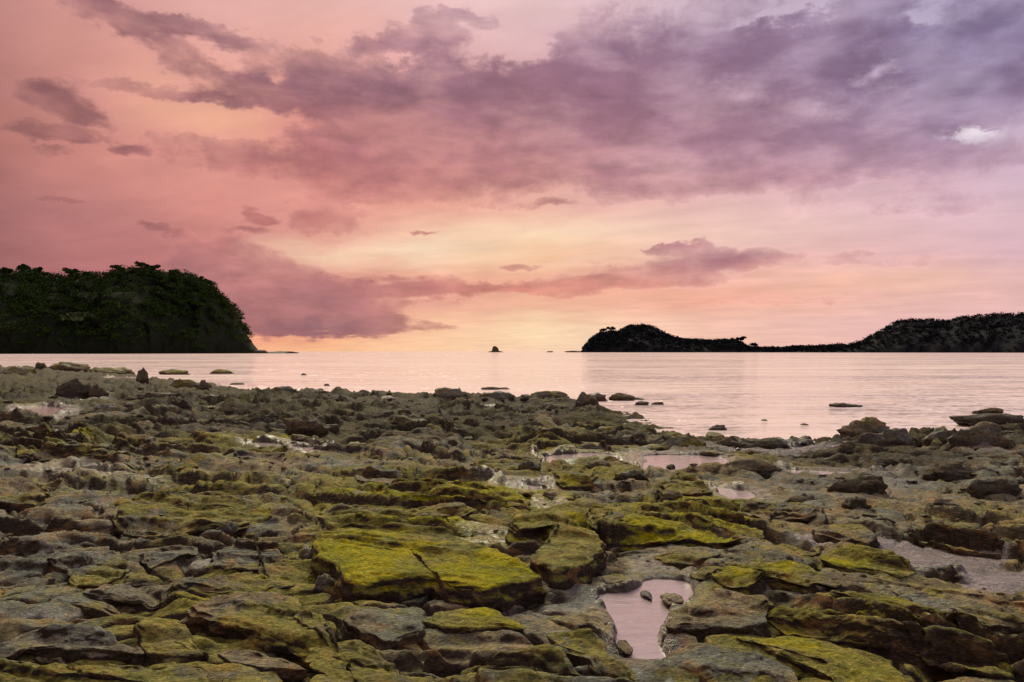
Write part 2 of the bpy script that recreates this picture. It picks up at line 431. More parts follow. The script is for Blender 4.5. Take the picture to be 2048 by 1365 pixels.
    t.l.new(t.vec('ADD', t.vec('MULTIPLY', pos, (2.1, 3.3, 5.0)), t.vec('SCALE', t.noise(flat, 5.0, 4, 0.6, colour=True), 1.1)), vor.inputs['Vector'])
    vor.inputs['Scale'].default_value = 1.0
    crack = t.rng(vor.outputs['Distance'], 0.0, 0.05, 0.0, 1.0)
    h = t.add(h, t.mul(crack, 0.06))
    b = t.n.new('ShaderNodeBump'); b.inputs['Strength'].default_value = 1.0
    b.inputs['Distance'].default_value = 0.10
    t.l.new(h, b.inputs['Height']); t.l.new(b.outputs[0], p.inputs['Normal'])
    return m

def sea_material():
    m, t, p = material('sea water')
    geo = t.n.new('ShaderNodeNewGeometry'); pos = geo.outputs['Position']
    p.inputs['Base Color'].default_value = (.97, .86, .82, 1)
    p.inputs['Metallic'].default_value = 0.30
    p.inputs['Roughness'].default_value = 0.06
    p.inputs['IOR'].default_value = 1.25
    p.inputs['Specular IOR Level'].default_value = 0.5
    # wave slopes straight from noise, so that far water keeps its ripple too
    half = (0.5, 0.5, 0.5)
    w1 = t.vec('SUBTRACT', t.noise(t.vec('MULTIPLY', pos, (0.35, 0.8, 1.0)), 1.0, 3, 0.55, 0.3, colour=True), half)
    w2 = t.vec('SUBTRACT', t.noise(t.vec('MULTIPLY', pos, (2.2, 4.6, 1.0)), 1.0, 4, 0.6, 0.4, colour=True), half)
    w3 = t.noise(t.vec('MULTIPLY', pos, (0.010, 0.045, 1.0)), 1.0, 6, 0.62, 0.3)
    amp = t.rng(w3, 0.36, 0.64, 0.85, 1.35)
    sl = t.vec('SCALE', t.vec('ADD', t.vec('SCALE', w1, 0.30), w2), amp)
    nrm = t.vec('NORMALIZE', t.vec('ADD', t.vec('MULTIPLY', sl, (1.7, 1.0, 0.0)), (0.0, 0.0, 1.0)))
    t.l.new(nrm, p.inputs['Normal'])
    # pale peach diffuse streaks: bright reflected sky painted into the water colour
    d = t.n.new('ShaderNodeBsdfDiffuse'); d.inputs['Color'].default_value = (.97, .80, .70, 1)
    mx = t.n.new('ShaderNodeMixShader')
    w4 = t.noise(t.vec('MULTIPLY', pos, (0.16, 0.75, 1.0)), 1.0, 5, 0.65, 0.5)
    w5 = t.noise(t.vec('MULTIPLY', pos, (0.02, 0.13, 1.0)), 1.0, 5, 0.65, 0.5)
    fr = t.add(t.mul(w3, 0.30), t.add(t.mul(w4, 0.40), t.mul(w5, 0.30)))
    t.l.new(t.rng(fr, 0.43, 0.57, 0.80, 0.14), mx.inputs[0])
    t.l.new(p.outputs[0], mx.inputs[1]); t.l.new(d.outputs[0], mx.inputs[2])
    out = [n for n in t.n if n.type == 'OUTPUT_MATERIAL'][0]
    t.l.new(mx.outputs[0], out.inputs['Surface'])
    return m

def pool_material():
    m, t, p = material('pool water')
    geo = t.n.new('ShaderNodeNewGeometry'); pos = geo.outputs['Position']
    p.inputs['Base Color'].default_value = (.46, .37, .34, 1)
    p.inputs['Roughness'].default_value = 0.06
    p.inputs['IOR'].default_value = 2.1
    p.inputs['Specular IOR Level'].default_value = 1.0
    b = t.n.new('ShaderNodeBump'); b.inputs['Strength'].default_value = 0.16; b.inputs['Distance'].default_value = 0.05
    t.l.new(t.noise(t.vec('MULTIPLY', pos, (5.0, 14.0, 1.0)), 1.0, 4, 0.55, 0.4), b.inputs['Height'])
    t.l.new(b.outputs[0], p.inputs['Normal'])
    return m

def leaf_material(name, c1, c2, c3):
    m, t, p = material(name)
    geo = t.n.new('ShaderNodeNewGeometry')
    n = t.noise(geo.outputs['Position'], 0.11, 4, 0.6)
    rnd = geo.outputs['Random Per Island']
    col = t.ramp(t.add(t.mul(n, 0.6), t.mul(rnd, 0.4)), [(0.25, alb(*c1)), (0.5, alb(*c2)), (0.75, alb(*c3))])
    t.l.new(col, p.inputs['Base Color']); p.inputs['Roughness'].default_value = 0.8
    p.inputs['Specular IOR Level'].default_value = 0.04
    return m

def plain_material(name, c1, c2, scale, rough=0.9):
    m, t, p = material(name)
    geo = t.n.new('ShaderNodeNewGeometry')
    n = t.noise(geo.outputs['Position'], scale, 7, 0.65, 0.3)
    t.l.new(t.mix(t.rng(n, 0.35, 0.65), alb(*c1), alb(*c2)), p.inputs['Base Color'])
    p.inputs['Roughness'].default_value = rough
    p.inputs['Specular IOR Level'].default_value = 0.1
    b = t.n.new('ShaderNodeBump'); b.inputs['Distance'].default_value = 0.4 / scale; b.inputs['Strength'].default_value = 0.7
    t.l.new(n, b.inputs['Height']); t.l.new(b.outputs[0], p.inputs['Normal'])
    return m

ROCK = rock_material(); SEA = sea_material(); POOL = pool_material()
LEAF = leaf_material('headland leaves', (.011, .025, .005), (.026, .054, .010), (.055, .095, .018))
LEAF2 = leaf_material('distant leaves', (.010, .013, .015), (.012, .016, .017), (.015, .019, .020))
BARK = plain_material('bark', (.05, .04, .03), (.10, .08, .06), 4.0)
SOIL = plain_material('cliff stone', (.008, .013, .005), (.018, .021, .010), 0.16)
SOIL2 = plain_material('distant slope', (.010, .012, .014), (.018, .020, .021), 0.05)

# ------------------------------------------------------------------ sea
SHORE_PX = [(-2600, 744), (-900, 741), (-300, 739), (0, 737), (70, 735), (200, 742), (280, 757), (330, 760), (405, 769), (440, 784), (600, 790),
            (760, 796), (940, 801), (1140, 806), (1195, 826), (1270, 852), (1330, 872), (1420, 884), (1560, 890), (1680, 893),
            (1760, 882), (1900, 870), (2048, 862), (2500, 850), (3400, 845), (6000, 842)]
SHORE = np.array([unproject(a, b, 0.0) for a, b in SHORE_PX])
SHORE_POLY = np.vstack([SHORE, [[400, -60], [0, -300], [-500, -60]]])

def z_base(x, y):
    x = np.asarray(x, dtype=np.float64); y = np.asarray(y, dtype=np.float64)
    s = -poly_sd(x, y, SHORE_POLY)
    return np.where(s > 0, -0.02 + 0.76 * (1 - np.exp(-s / 8.0)), np.maximum(0.13 * s - 0.02, -1.6))

def at(px, py, lift=0.0):
    z = 0.5
    for _ in range(14):
        x, y = unproject(px, py, z)
        z = 0.5 * z + 0.5 * (float(z_base(np.array([x]), np.array([y]))[0]) + lift)
    x, y = unproject(px, py, z)
    return x, y, z

th = np.linspace(0, 2 * math.pi, 241)[:-1]
rr = np.concatenate([[0.0], np.geomspace(3, 26000, 60)])
sv = np.stack([np.outer(rr, np.cos(th)), np.outer(rr, np.sin(th)), np.zeros((len(rr), len(th)))], -1).reshape(-1, 3)
tag(obj('sea', new_mesh('sea', sv, grid_quads(len(rr), len(th), True), mat=SEA)), 'calm pink sea reflecting the sunset sky', kind='structure')

# ------------------------------------------------------------------ rocky shore
POOLS_PX = {
    'foreground': [(1200, 1190), (1258, 1186), (1296, 1160), (1376, 1164), (1386, 1196), (1350, 1226), (1318, 1256), (1320, 1284), (1334, 1302), (1324, 1322), (1232, 1316), (1230, 1268), (1228, 1240), (1212, 1216)],
    'wide': [(1250, 924), (1300, 911), (1400, 911), (1452, 918), (1462, 930), (1420, 944), (1340, 946), (1280, 940)],
    'neck': [(1080, 914), (1180, 906), (1240, 914), (1230, 926), (1150, 926), (1100, 940), (1086, 930)],
    'chute': [(1420, 974), (1456, 976), (1500, 986), (1512, 998), (1478, 1002), (1440, 990)],
    'long': [(470, 889), (530, 885), (600, 894), (650, 896), (640, 904), (600, 908), (545, 904), (500, 896)],
    'streak': [(1575, 940), (1660, 944), (1780, 950), (1770, 955), (1660, 953), (1590, 948)],
    'strip': [(985, 963), (1040, 966), (1090, 976), (1075, 982), (1020, 974)],
    'pale': [(26, 818), (80, 812), (118, 816), (124, 828), (80, 832), (40, 826)],
    'slot': [(206, 757), (240, 754), (272, 756), (268, 761), (225, 762)],
    'glitter': [(1650, 896), (1690, 888), (1735, 894), (1725, 906), (1680, 908)],
    'sliver': [(960, 818), (990, 815), (996, 820), (978, 823)],
}
POOLS = {}
for k, pl in POOLS_PX.items():
    c = np.mean(pl, axis=0); _, _, z = at(c[0], c[1])
    zp = max(z - (0.02 if k == 'foreground' else 0.005), 0.03)
    POOLS[k] = (zp, catmull(np.array([unproject(a, b, zp) for a, b in pl]), 36))

# smooth wet silt and bare pale stone: image ellipses (cx, cy, rx, ry, pale, wet, moss)
PATCHES_PX = [
    (1890, 1120, 160, 36, 1.1, 1.1, -.3), (2010, 1165, 100, 28, .95, 1.1, -.3), (1700, 1085, 130, 22, .7, .8, -.2), (985, 1082, 95, 24, .55, .6, 0), (1330, 1130, 90, 30, .45, .5, 0),
    (1010, 1000, 90, 16, .4, .5, 0), (1085, 1010, 60, 16, .5, .6, 0), (60, 830, 120, 20, .6, .5, 0), (90, 800, 90, 22, .35, .4, 0), (110, 866, 110, 9, .5, .4, 0),
    (130, 945, 190, 18, .35, .4, 0), (270, 965, 120, 12, .35, .3, 0), (1060, 1210, 160, 40, .12, .45, -.3), (1250, 1330, 80, 40, .25, .5, -.3),
    (130, 1245, 150, 20, .05, .4, -.3), (400, 1130, 70, 18, .15, .4, -.3), (380, 1230, 330, 90, -.1, 0, .16), (150, 1340, 260, 50, -.1, 0, .16), (1350, 1320, 80, 28, .2, .4, -.2), (1190, 1110, 40, 60, .35, .5, 0),
    (900, 1000, 280, 34, -.3, 0, .45), (1000, 890, 260, 40, -.1, 0, .25), (1330, 860, 110, 30, -.2, 0, .35), (560, 850, 260, 40, -.1, 0, .15), (500, 1000, 220, 40, -.2, 0, .25),
    (1370, 1040, 220, 44, -.3, 0, .5), (1130, 1070, 120, 50, -.2, 0, .4), (1700, 1310, 340, 110, -.3, 0, .30), (840, 1090, 230, 50, -.3, 0, .45),
    (1700, 1000, 260, 50, .05, .2, -.25), (1900, 960, 200, 40, 0, .2, -.3), (1560, 905, 160, 16, .2, .6, -.2),
    (1960, 915, 160, 10, .55, .1, -.3), (1340, 928, 160, 22, .3, .6, -.2),
]
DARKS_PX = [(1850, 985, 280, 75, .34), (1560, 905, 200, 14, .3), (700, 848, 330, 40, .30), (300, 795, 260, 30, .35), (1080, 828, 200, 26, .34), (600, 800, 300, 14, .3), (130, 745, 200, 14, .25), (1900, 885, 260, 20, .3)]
PATCHES = []
for cx, cy, rx, ry, pa, we, mo in PATCHES_PX:
    x0, y0, z0 = at(cx, cy)
    xr, _, _ = at(cx + rx, cy); _, y1, _ = at(cx, cy - ry); _, y2, _ = at(cx, cy + ry)
    PATCHES.append((x0, (y1 + y2) / 2, xr - x0, (y1 - y2) / 2, math.atan2(x0, y0), pa, we, mo))

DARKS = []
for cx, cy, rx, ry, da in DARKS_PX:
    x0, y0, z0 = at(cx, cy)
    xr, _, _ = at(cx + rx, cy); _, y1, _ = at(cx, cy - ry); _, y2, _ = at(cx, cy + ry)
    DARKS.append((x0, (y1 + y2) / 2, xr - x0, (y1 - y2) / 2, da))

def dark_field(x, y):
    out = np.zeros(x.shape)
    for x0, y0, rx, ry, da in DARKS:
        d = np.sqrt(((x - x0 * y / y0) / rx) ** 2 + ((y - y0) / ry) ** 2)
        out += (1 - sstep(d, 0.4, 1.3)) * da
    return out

def patch_fields(x, y):
    pale = np.zeros(x.shape); wet = np.zeros(x.shape); moss = np.zeros(x.shape); calm = np.zeros(x.shape)
    for x0, y0, rx, ry, a, pa, we, mo in PATCHES:
        u = x - x0 * y / y0; v = y - y0                # ellipse that leans along the line of sight of its centre
        d = np.sqrt((u / rx) ** 2 + (v / ry) ** 2)
        w = 1 - sstep(d, 0.45, 1.15)
        pale += w * pa; wet += w * we; moss += w * mo; calm = np.maximum(calm, w * max(we, 0))
    return pale, wet, moss, np.clip(calm, 0, 1)

def saw(s, cut=0.80):
    f = s - np.floor(s)
    return np.where(f < cut, f / cut, 1 - sstep(f, cut, 1.0))

def strata(x, y, near=None):
    """Tilted beds that break off in steps facing the viewer; the strike swings round towards the near right."""
    p = xyz(x, y, 3.0)
    w1 = fbm(p * 0.42, 4); w2 = fbm(p * 1.3 + 5, 3); w3 = fbm(p * 3.4 + 15, 2)
    dist = np.hypot(x, y); far = sstep(dist, 7, 16)
    side = sstep(x - 0.08 * y, 0.25, 1.5) * (1 - 0.8 * far)
    out = 0.0
    for ang, wt, sd_ in ((13, 1 - side, 0.0), (47, side, 30.0)):
        a_ = math.radians(ang)
        n1 = -x * math.sin(a_) - y * math.cos(a_)
        al = x * math.cos(a_) - y * math.sin(a_)
        q = np.stack([al * 0.36, n1, np.full_like(x, 3.0 + sd_)], -1)      # beds run on along the strike
        u1 = fbm(q * 0.60, 3); u2 = fbm(q * 1.7 + 5, 3)
        big = 0.150 * (saw(n1 * 0.85 + 1.15 * u1 + 0.22 * u2, 0.83) - 0.45)
        mid = 0.060 * (saw(n1 * 2.2 + 1.5 * u1 + 0.55 * u2 + 0.3, 0.80) - 0.45)
        fin = 0.018 * (saw(n1 * 5.6 + 2.0 * u1 + 1.1 * u2 + 0.3 * w3, 0.74) - 0.45)
        out = out + wt * (big * (1 - 0.55 * far) + mid * (1 - 0.3 * far) + fin * (1 - 0.5 * far))
    ledge = 0.26 * (saw(-0.25 * x * 0.36 - y * 0.40 + 1.5 * w1 + 0.35 * w2, 0.80) - 0.45) + 0.13 * (saw(-y * 0.85 - 0.2 * x + 2.1 * w1 + 0.6 * w2, 0.78) - 0.45)
    patchy = sstep(fbm(p * 0.33 + 61, 3), -0.35, 0.35)
    return out * (0.45 + 0.75 * patchy) + far * ledge * (0.5 + 0.7 * patchy), w1, w2

def shore_height(x, y):
    """Height of the rock shelf and its surface fields."""
    p = xyz(x, y, 0.0)
    z = z_base(x, y)
    dist = np.hypot(x, y)
    h, w1, w2 = strata(x, y)
    far = sstep(dist, 6.0, 22.0)
    amp = 1.0
    # broken blocks: ridged noise gives rounded lumps parted by dark gullies
    wp = p + 0.22 * np.stack([fbm(p * 1.1 + 3, 3), fbm(p * 1.1 + 9, 3), 0 * x], -1)
    st = np.stack([wp[:, 0] * 0.75, wp[:, 1] * 0.95, wp[:, 2]], -1)
    r1 = np.abs(perlin(st * 1.15 + 21)); r2 = np.abs(perlin(st * 2.9 + 33)); r3 = np.abs(perlin(st * 6.3 + 50))
    lumps = 0.060 * np.minimum(r1 * 2.6, 0.75) + (0.026 * np.minimum(r2 * 2.4, 0.8) + 0.012 * r3) * (1 - 0.9 * far)
    cracks = 0.060 * (1 - sstep(r1, 0.0, 0.07)) + 0.045 * (1 - sstep(r2, 0.0, 0.09))
    st0 = np.stack([wp[:, 0] * 0.7, wp[:, 1] * 0.42, wp[:, 2]], -1)
    r0 = np.abs(perlin(st0 * 0.62 + 77))
    lumps = lumps * (1 - 0.80 * far) * 0.85 + far * 0.17 * np.minimum(r0 * 2.4, 0.7)
    fs = 1 - sstep(dist, 9, 24)
    fine = fs * 0.017 * fbm(p * 3.1 + 60, 5, 0.62) - fs * 0.016 * np.abs(perlin(p * np.array([6.0, 11.0, 1.0]) + 71))
    pale, wet, moss, calm = patch_fields(x, y)
    rough = 1 - 0.85 * calm
    shore_fade = sstep(z, -0.5, 0.12)
    big = 0.10 * fbm(p * 0.20 + 70, 3) * sstep(dist, 9, 30) * shore_fade
    z = z + big + (h * amp + (lumps - 0.012 - cracks * (1 - 0.7 * far))) * rough * (0.25 + 0.75 * shore_fade) + fine * (0.35 + 0.65 * rough) * (1 - 0.45 * far)
    for k, (zp, poly) in POOLS.items():
        span = 0.5 if k == 'foreground' else 1.0
        near = (np.abs(x - poly[:, 0].mean()) < np.ptp(poly[:, 0]) + 2) & (np.abs(y - poly[:, 1].mean()) < np.ptp(poly[:, 1]) + 3)
        if not near.any(): continue
        sd = np.full(x.shape, 9.0); sd[near] = poly_sd(x[near], y[near], poly)
        sd = sd + 0.05 * span * fbm(p * 2.4 + 12, 3)
        inn = sstep(-sd, -0.02, 0.08 * span)
        rim = (1 - sstep(sd, 0.10 * span, 0.75 * span)) * (sd > 0)
        lift = np.maximum(z, zp + 0.012 + 0.03 * sstep(sd, 0, 0.2 * span))
        z = np.where(rim > 0, z * (1 - rim) + lift * rim, z)
        z = z * (1 - inn) + np.minimum(z * 0.25 + (zp - 0.11) * 0.75, zp - 0.03) * inn
        wet = np.maximum(wet, (1 - sstep(sd, 0.0, 0.3 * span)) * 0.9)
    m0 = 0.29 + 0.5 * fbm(p * 0.35 + 80, 3) + moss - 0.06 * far
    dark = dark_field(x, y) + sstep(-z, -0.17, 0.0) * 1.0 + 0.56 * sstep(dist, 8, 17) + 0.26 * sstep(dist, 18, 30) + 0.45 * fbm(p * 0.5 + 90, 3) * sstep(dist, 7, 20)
    pale = pale + (0.30 * fbm(p * 0.3 + 99, 3) - 0.02) * (1 - 0.8 * far)
    return z, m0, pale, dark, wet + 0.15 * (1 - 0.8 * far)

a_in = np.linspace(-40, 40, 660)
a_out = np.concatenate([np.linspace(-180, -41, 60), a_in, np.linspace(41, 180, 60)[:-1]])
eye = 1.55
vv = np.concatenate([np.linspace(0.62, 0.125, 440, endpoint=False), np.linspace(0.125, 0.0185, 270)])                    # even steps of the sight line down to the far end of the shelf
rows = np.concatenate([[0.25, 0.7, 1.2, 1.7, 2.1], eye / vv, [100, 130, 170, 230, 320, 450]])
A = np.radians(a_out)
gx = np.outer(rows, np.sin(A)); gy = np.outer(rows, np.cos(A))
gxf, gyf = gx.ravel(), gy.ravel()
gz, gm, gp, gd, gw = shore_height(gxf, gyf)
gzz = gz.reshape(gx.shape)
gy_, gx_ = np.gradient(gzz)
pos3 = np.stack([gx, gy, gzz], -1)
nu = np.cross(np.gradient(pos3, axis=1), np.gradient(pos3, axis=0)); nu /= np.linalg.norm(nu, axis=-1)[..., None] + 1e-12
up = np.abs(nu[..., 2]).ravel()
gc = sstep(up, 0.50, 0.92)  # upward faces take the lighter tone, as if lit from above
gm = gm * sstep(up, 0.40, 0.85)
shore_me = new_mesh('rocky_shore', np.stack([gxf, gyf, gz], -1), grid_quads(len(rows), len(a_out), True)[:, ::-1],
                    {'moss': gm, 'pale': gp, 'dark': gd, 'wet': gw, 'lit_top': gc}, mat=ROCK)
tag(obj('rocky_shore', shore_me), 'low tide rock shelf of tilted grey brown beds with green algae', kind='structure')

for k, (zp, poly) in POOLS.items():
    c = poly.mean(axis=0)
    out = catmull(c + (poly - c) * (1.10 if k == 'foreground' else 1.2), 48)
    n = len(out)
    vts = np.c_[out, np.full(n, zp)]
    tri = np.array(tessellate_polygon([[Vector(v) for v in vts]]))
    e1 = vts[tri[:, 1]] - vts[tri[:, 0]]; e2 = vts[tri[:, 2]] - vts[tri[:, 0]]
    down = (e1[:, 0] * e2[:, 1] - e1[:, 1] * e2[:, 0]) < 0
    tri[down] = tri[down][:, ::-1]
    tag(obj('tide_pool', new_mesh('tide_pool', vts, tri, tris=True, mat=POOL)), kind='structure')

# ------------------------------------------------------------------ slabs: broken beds of the shelf, traced where they lie
def slab(label, poly_px, thick, moss=0.4, pale=0.0, dark=0.0, tilt=(0, 0), name='rock_slab', group=None, seed=0, rough=1.0, undercut=-0.07, soft=0.6):
    thick *= 0.37
    moss = moss if moss > 0.6 else moss * 0.85
    pts = np.array([at(a, b, thick)[:2] for a, b in poly_px])
    if np.sum(pts[:, 0] * np.roll(pts[:, 1], -1) - np.roll(pts[:, 0], -1) * pts[:, 1]) < 0: pts = pts[::-1]
    per = np.sum(np.linalg.norm(np.roll(pts, -1, axis=0) - pts, axis=1))
    dist = np.hypot(*pts.mean(axis=0))
    n = int(np.clip(per / dist * F / 2 / 2.0, 70, 300))
    P = catmull(pts, n)
    nb = max(1.0, dist / 5)
    c = P.mean(axis=0)
    e = np.roll(P, -1, axis=0) - np.roll(P, 1, axis=0); e /= np.linalg.norm(e, axis=1)[:, None] + 1e-9
    outw = np.stack([e[:, 1], -e[:, 0]], -1)
    sd3 = np.array([seed * 3.7, seed * 1.9, seed * 0.7])
    size = min(1.0, math.sqrt(per * per / 16) / 0.8)
    P = P + outw * ((0.075 * fbm(xyz(P[:, 0], P[:, 1]) * 2.6 + sd3, 3) + 0.030 * fbm(xyz(P[:, 0], P[:, 1]) * 9 + sd3, 3)) * size * rough)[:, None]
    for _ in range(2): P = 0.5 * P + 0.25 * (np.roll(P, 1, axis=0) + np.roll(P, -1, axis=0))
    nt = int(np.clip(n / 4.2, 22, 60)); ns = 16
    t = np.linspace(0.03, 1, nt); rho = 1 - (1 - t) ** 1.6
    XY = c + rho[:, None, None] * (P - c)[None]
    L = np.linalg.norm(P - c, axis=1)
    edge = (1 - rho)[:, None] * L[None]
    zb = z_base(XY[..., 0].ravel(), XY[..., 1].ravel()).reshape(XY.shape[:2])
    zt = zb + thick + tilt[0] * (XY[..., 0] - c[0]) + tilt[1] * (XY[..., 1] - c[1])
    rr_ = np.minimum(0.5 * thick, 0.10 * nb) * soft
    q = np.clip(edge / rr_, 0, 1)
    zt = zt - rr_ * (1 - np.sqrt(np.clip(1 - (1 - q) ** 2, 0, 1))) + 0.03 * thick / 0.2 * (1 - np.clip(rho, 0, 1)[:, None] ** 2)
    # broken steps in the bed surface
    sh, _, _ = strata(XY[..., 0].ravel(), XY[..., 1].ravel(), None)
    zt = zt + sh.reshape(zt.shape) * 1.0 * np.clip(edge / 0.06, 0.6, 1) * rough
    f = np.linspace(0, 1, ns + 1)[1:]
    zr = zt[-1]; zl = zb[-1] - 0.22
    bul = 0.035 * np.sin(math.pi * np.clip(f * 2.2, 0, 1)) - undercut * sstep(f, 0.25, 0.75)
    XS = P[None] + outw[None] * (bul * min(1, thick / 0.2))[:, None, None]
    ZS = zr[None] * (1 - f)[:, None] + zl[None] * f[:, None]
    V3 = np.concatenate([np.dstack([XY, zt]), np.dstack([XS, ZS])], axis=0)
    nr = V3.shape[0]
    def normals(Vx):
        du = np.roll(Vx, -1, axis=1) - np.roll(Vx, 1, axis=1); dv = np.gradient(Vx, axis=0)
        k = np.cross(dv, du); return k / (np.linalg.norm(k, axis=-1)[..., None] + 1e-9)
    N = normals(V3)
    flat = V3.reshape(-1, 3)
    side = np.concatenate([sstep(rho, 0.86, 1.0), np.ones(ns)])[:, None]
    k1 = 0.7 * fbm(flat * 1.9 + sd3, 3).reshape(nr, n); k2 = fbm(flat * np.array([6.0, 6.0, 13.0]) + sd3, 4, 0.55).reshape(nr, n)
    k3 = np.abs(perlin(flat * np.array([3.2, 3.2, 9.0]) + sd3 + 8)).reshape(nr, n)
    pits = np.minimum(np.abs(perlin(flat * np.array([5.5, 8.0, 8.0]) + sd3 + 30)) * 3, 0.6).reshape(nr, n) - 0.45
    damp = np.clip(np.concatenate([edge, np.ones((ns, n))]) / 0.05, 0.5, 1)
    lay = saw(flat[:, 2] * 15 + 1.2 * perlin(flat * 1.4 + sd3), 0.7).reshape(nr, n) - 0.5
    ridg = np.abs(perlin(flat * np.array([4.0, 9.0, 9.0]) + sd3 + 44)).reshape(nr, n)
    disp = (0.022 * lay * side - 0.018 * ridg + 0.035 * k1 + 0.020 * k2 * (1 + 0.9 * side) - 0.085 * k3 * side + 0.014 * pits * (1 - 0.5 * side)) * rough * size * damp
    for _ in range(3): N = 0.5 * N + 0.25 * (np.roll(N, 1, axis=1) + np.roll(N, -1, axis=1))
    N /= np.linalg.norm(N, axis=-1)[..., None] + 1e-9
    V3 = V3 + N * disp[..., None]
    Vs = V3.copy()                                     # cut off spikes: nothing may stand far out of its neighbourhood
    for _ in range(6):
        Vs = 0.5 * Vs + 0.25 * (np.roll(Vs, 1, axis=1) + np.roll(Vs, -1, axis=1))
        Vs[1:-1] = 0.5 * Vs[1:-1] + 0.25 * (Vs[2:] + Vs[:-2])
    dv_ = V3 - Vs; ln = np.linalg.norm(dv_, axis=-1)[..., None]; lim = 0.022 * max(1.0, dist / 6)
    V3 = Vs + dv_ * np.minimum(1.0, lim / (ln + 1e-9))
    N = normals(V3); upz = N[..., 2]
    mz = (moss + 0.42 * fbm(V3.reshape(-1, 3) * 0.9 + sd3 + 5, 3).reshape(nr, n)) * sstep(upz, 0.25, 0.72)
    dk = dark - 0.02 + 0.0 * upz
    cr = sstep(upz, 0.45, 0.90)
    pl = pale + 0.0 * upz
    wt = 0.20 + 0 * upz
    verts = np.vstack([V3.reshape(-1, 3), [[c[0], c[1], V3[0, :, 2].mean()]]])
    top = nr * n
    base = np.array([c[0], c[1], float(z_base(np.array([c[0]]), np.array([c[1]]))[0])])
    quads = grid_quads(nr, n, True)
    cap = np.array([[top, i, (i + 1) % n, (i + 1) % n] for i in range(n)])
    tri = np.vstack([quads[:, [0, 2, 1]], quads[:, [0, 3, 2]], cap[:, [0, 1, 2]]])
    ext = lambda v: np.append(v.ravel(), v.ravel()[0])
    me = new_mesh(name, verts - base, tri, {'moss': ext(mz), 'pale': ext(pl), 'dark': ext(dk), 'wet': ext(wt), 'lit_top': ext(cr)}, tris=True, mat=ROCK)
    return tag(obj(name, me, loc=base), label, 'rock', group, 'thing')

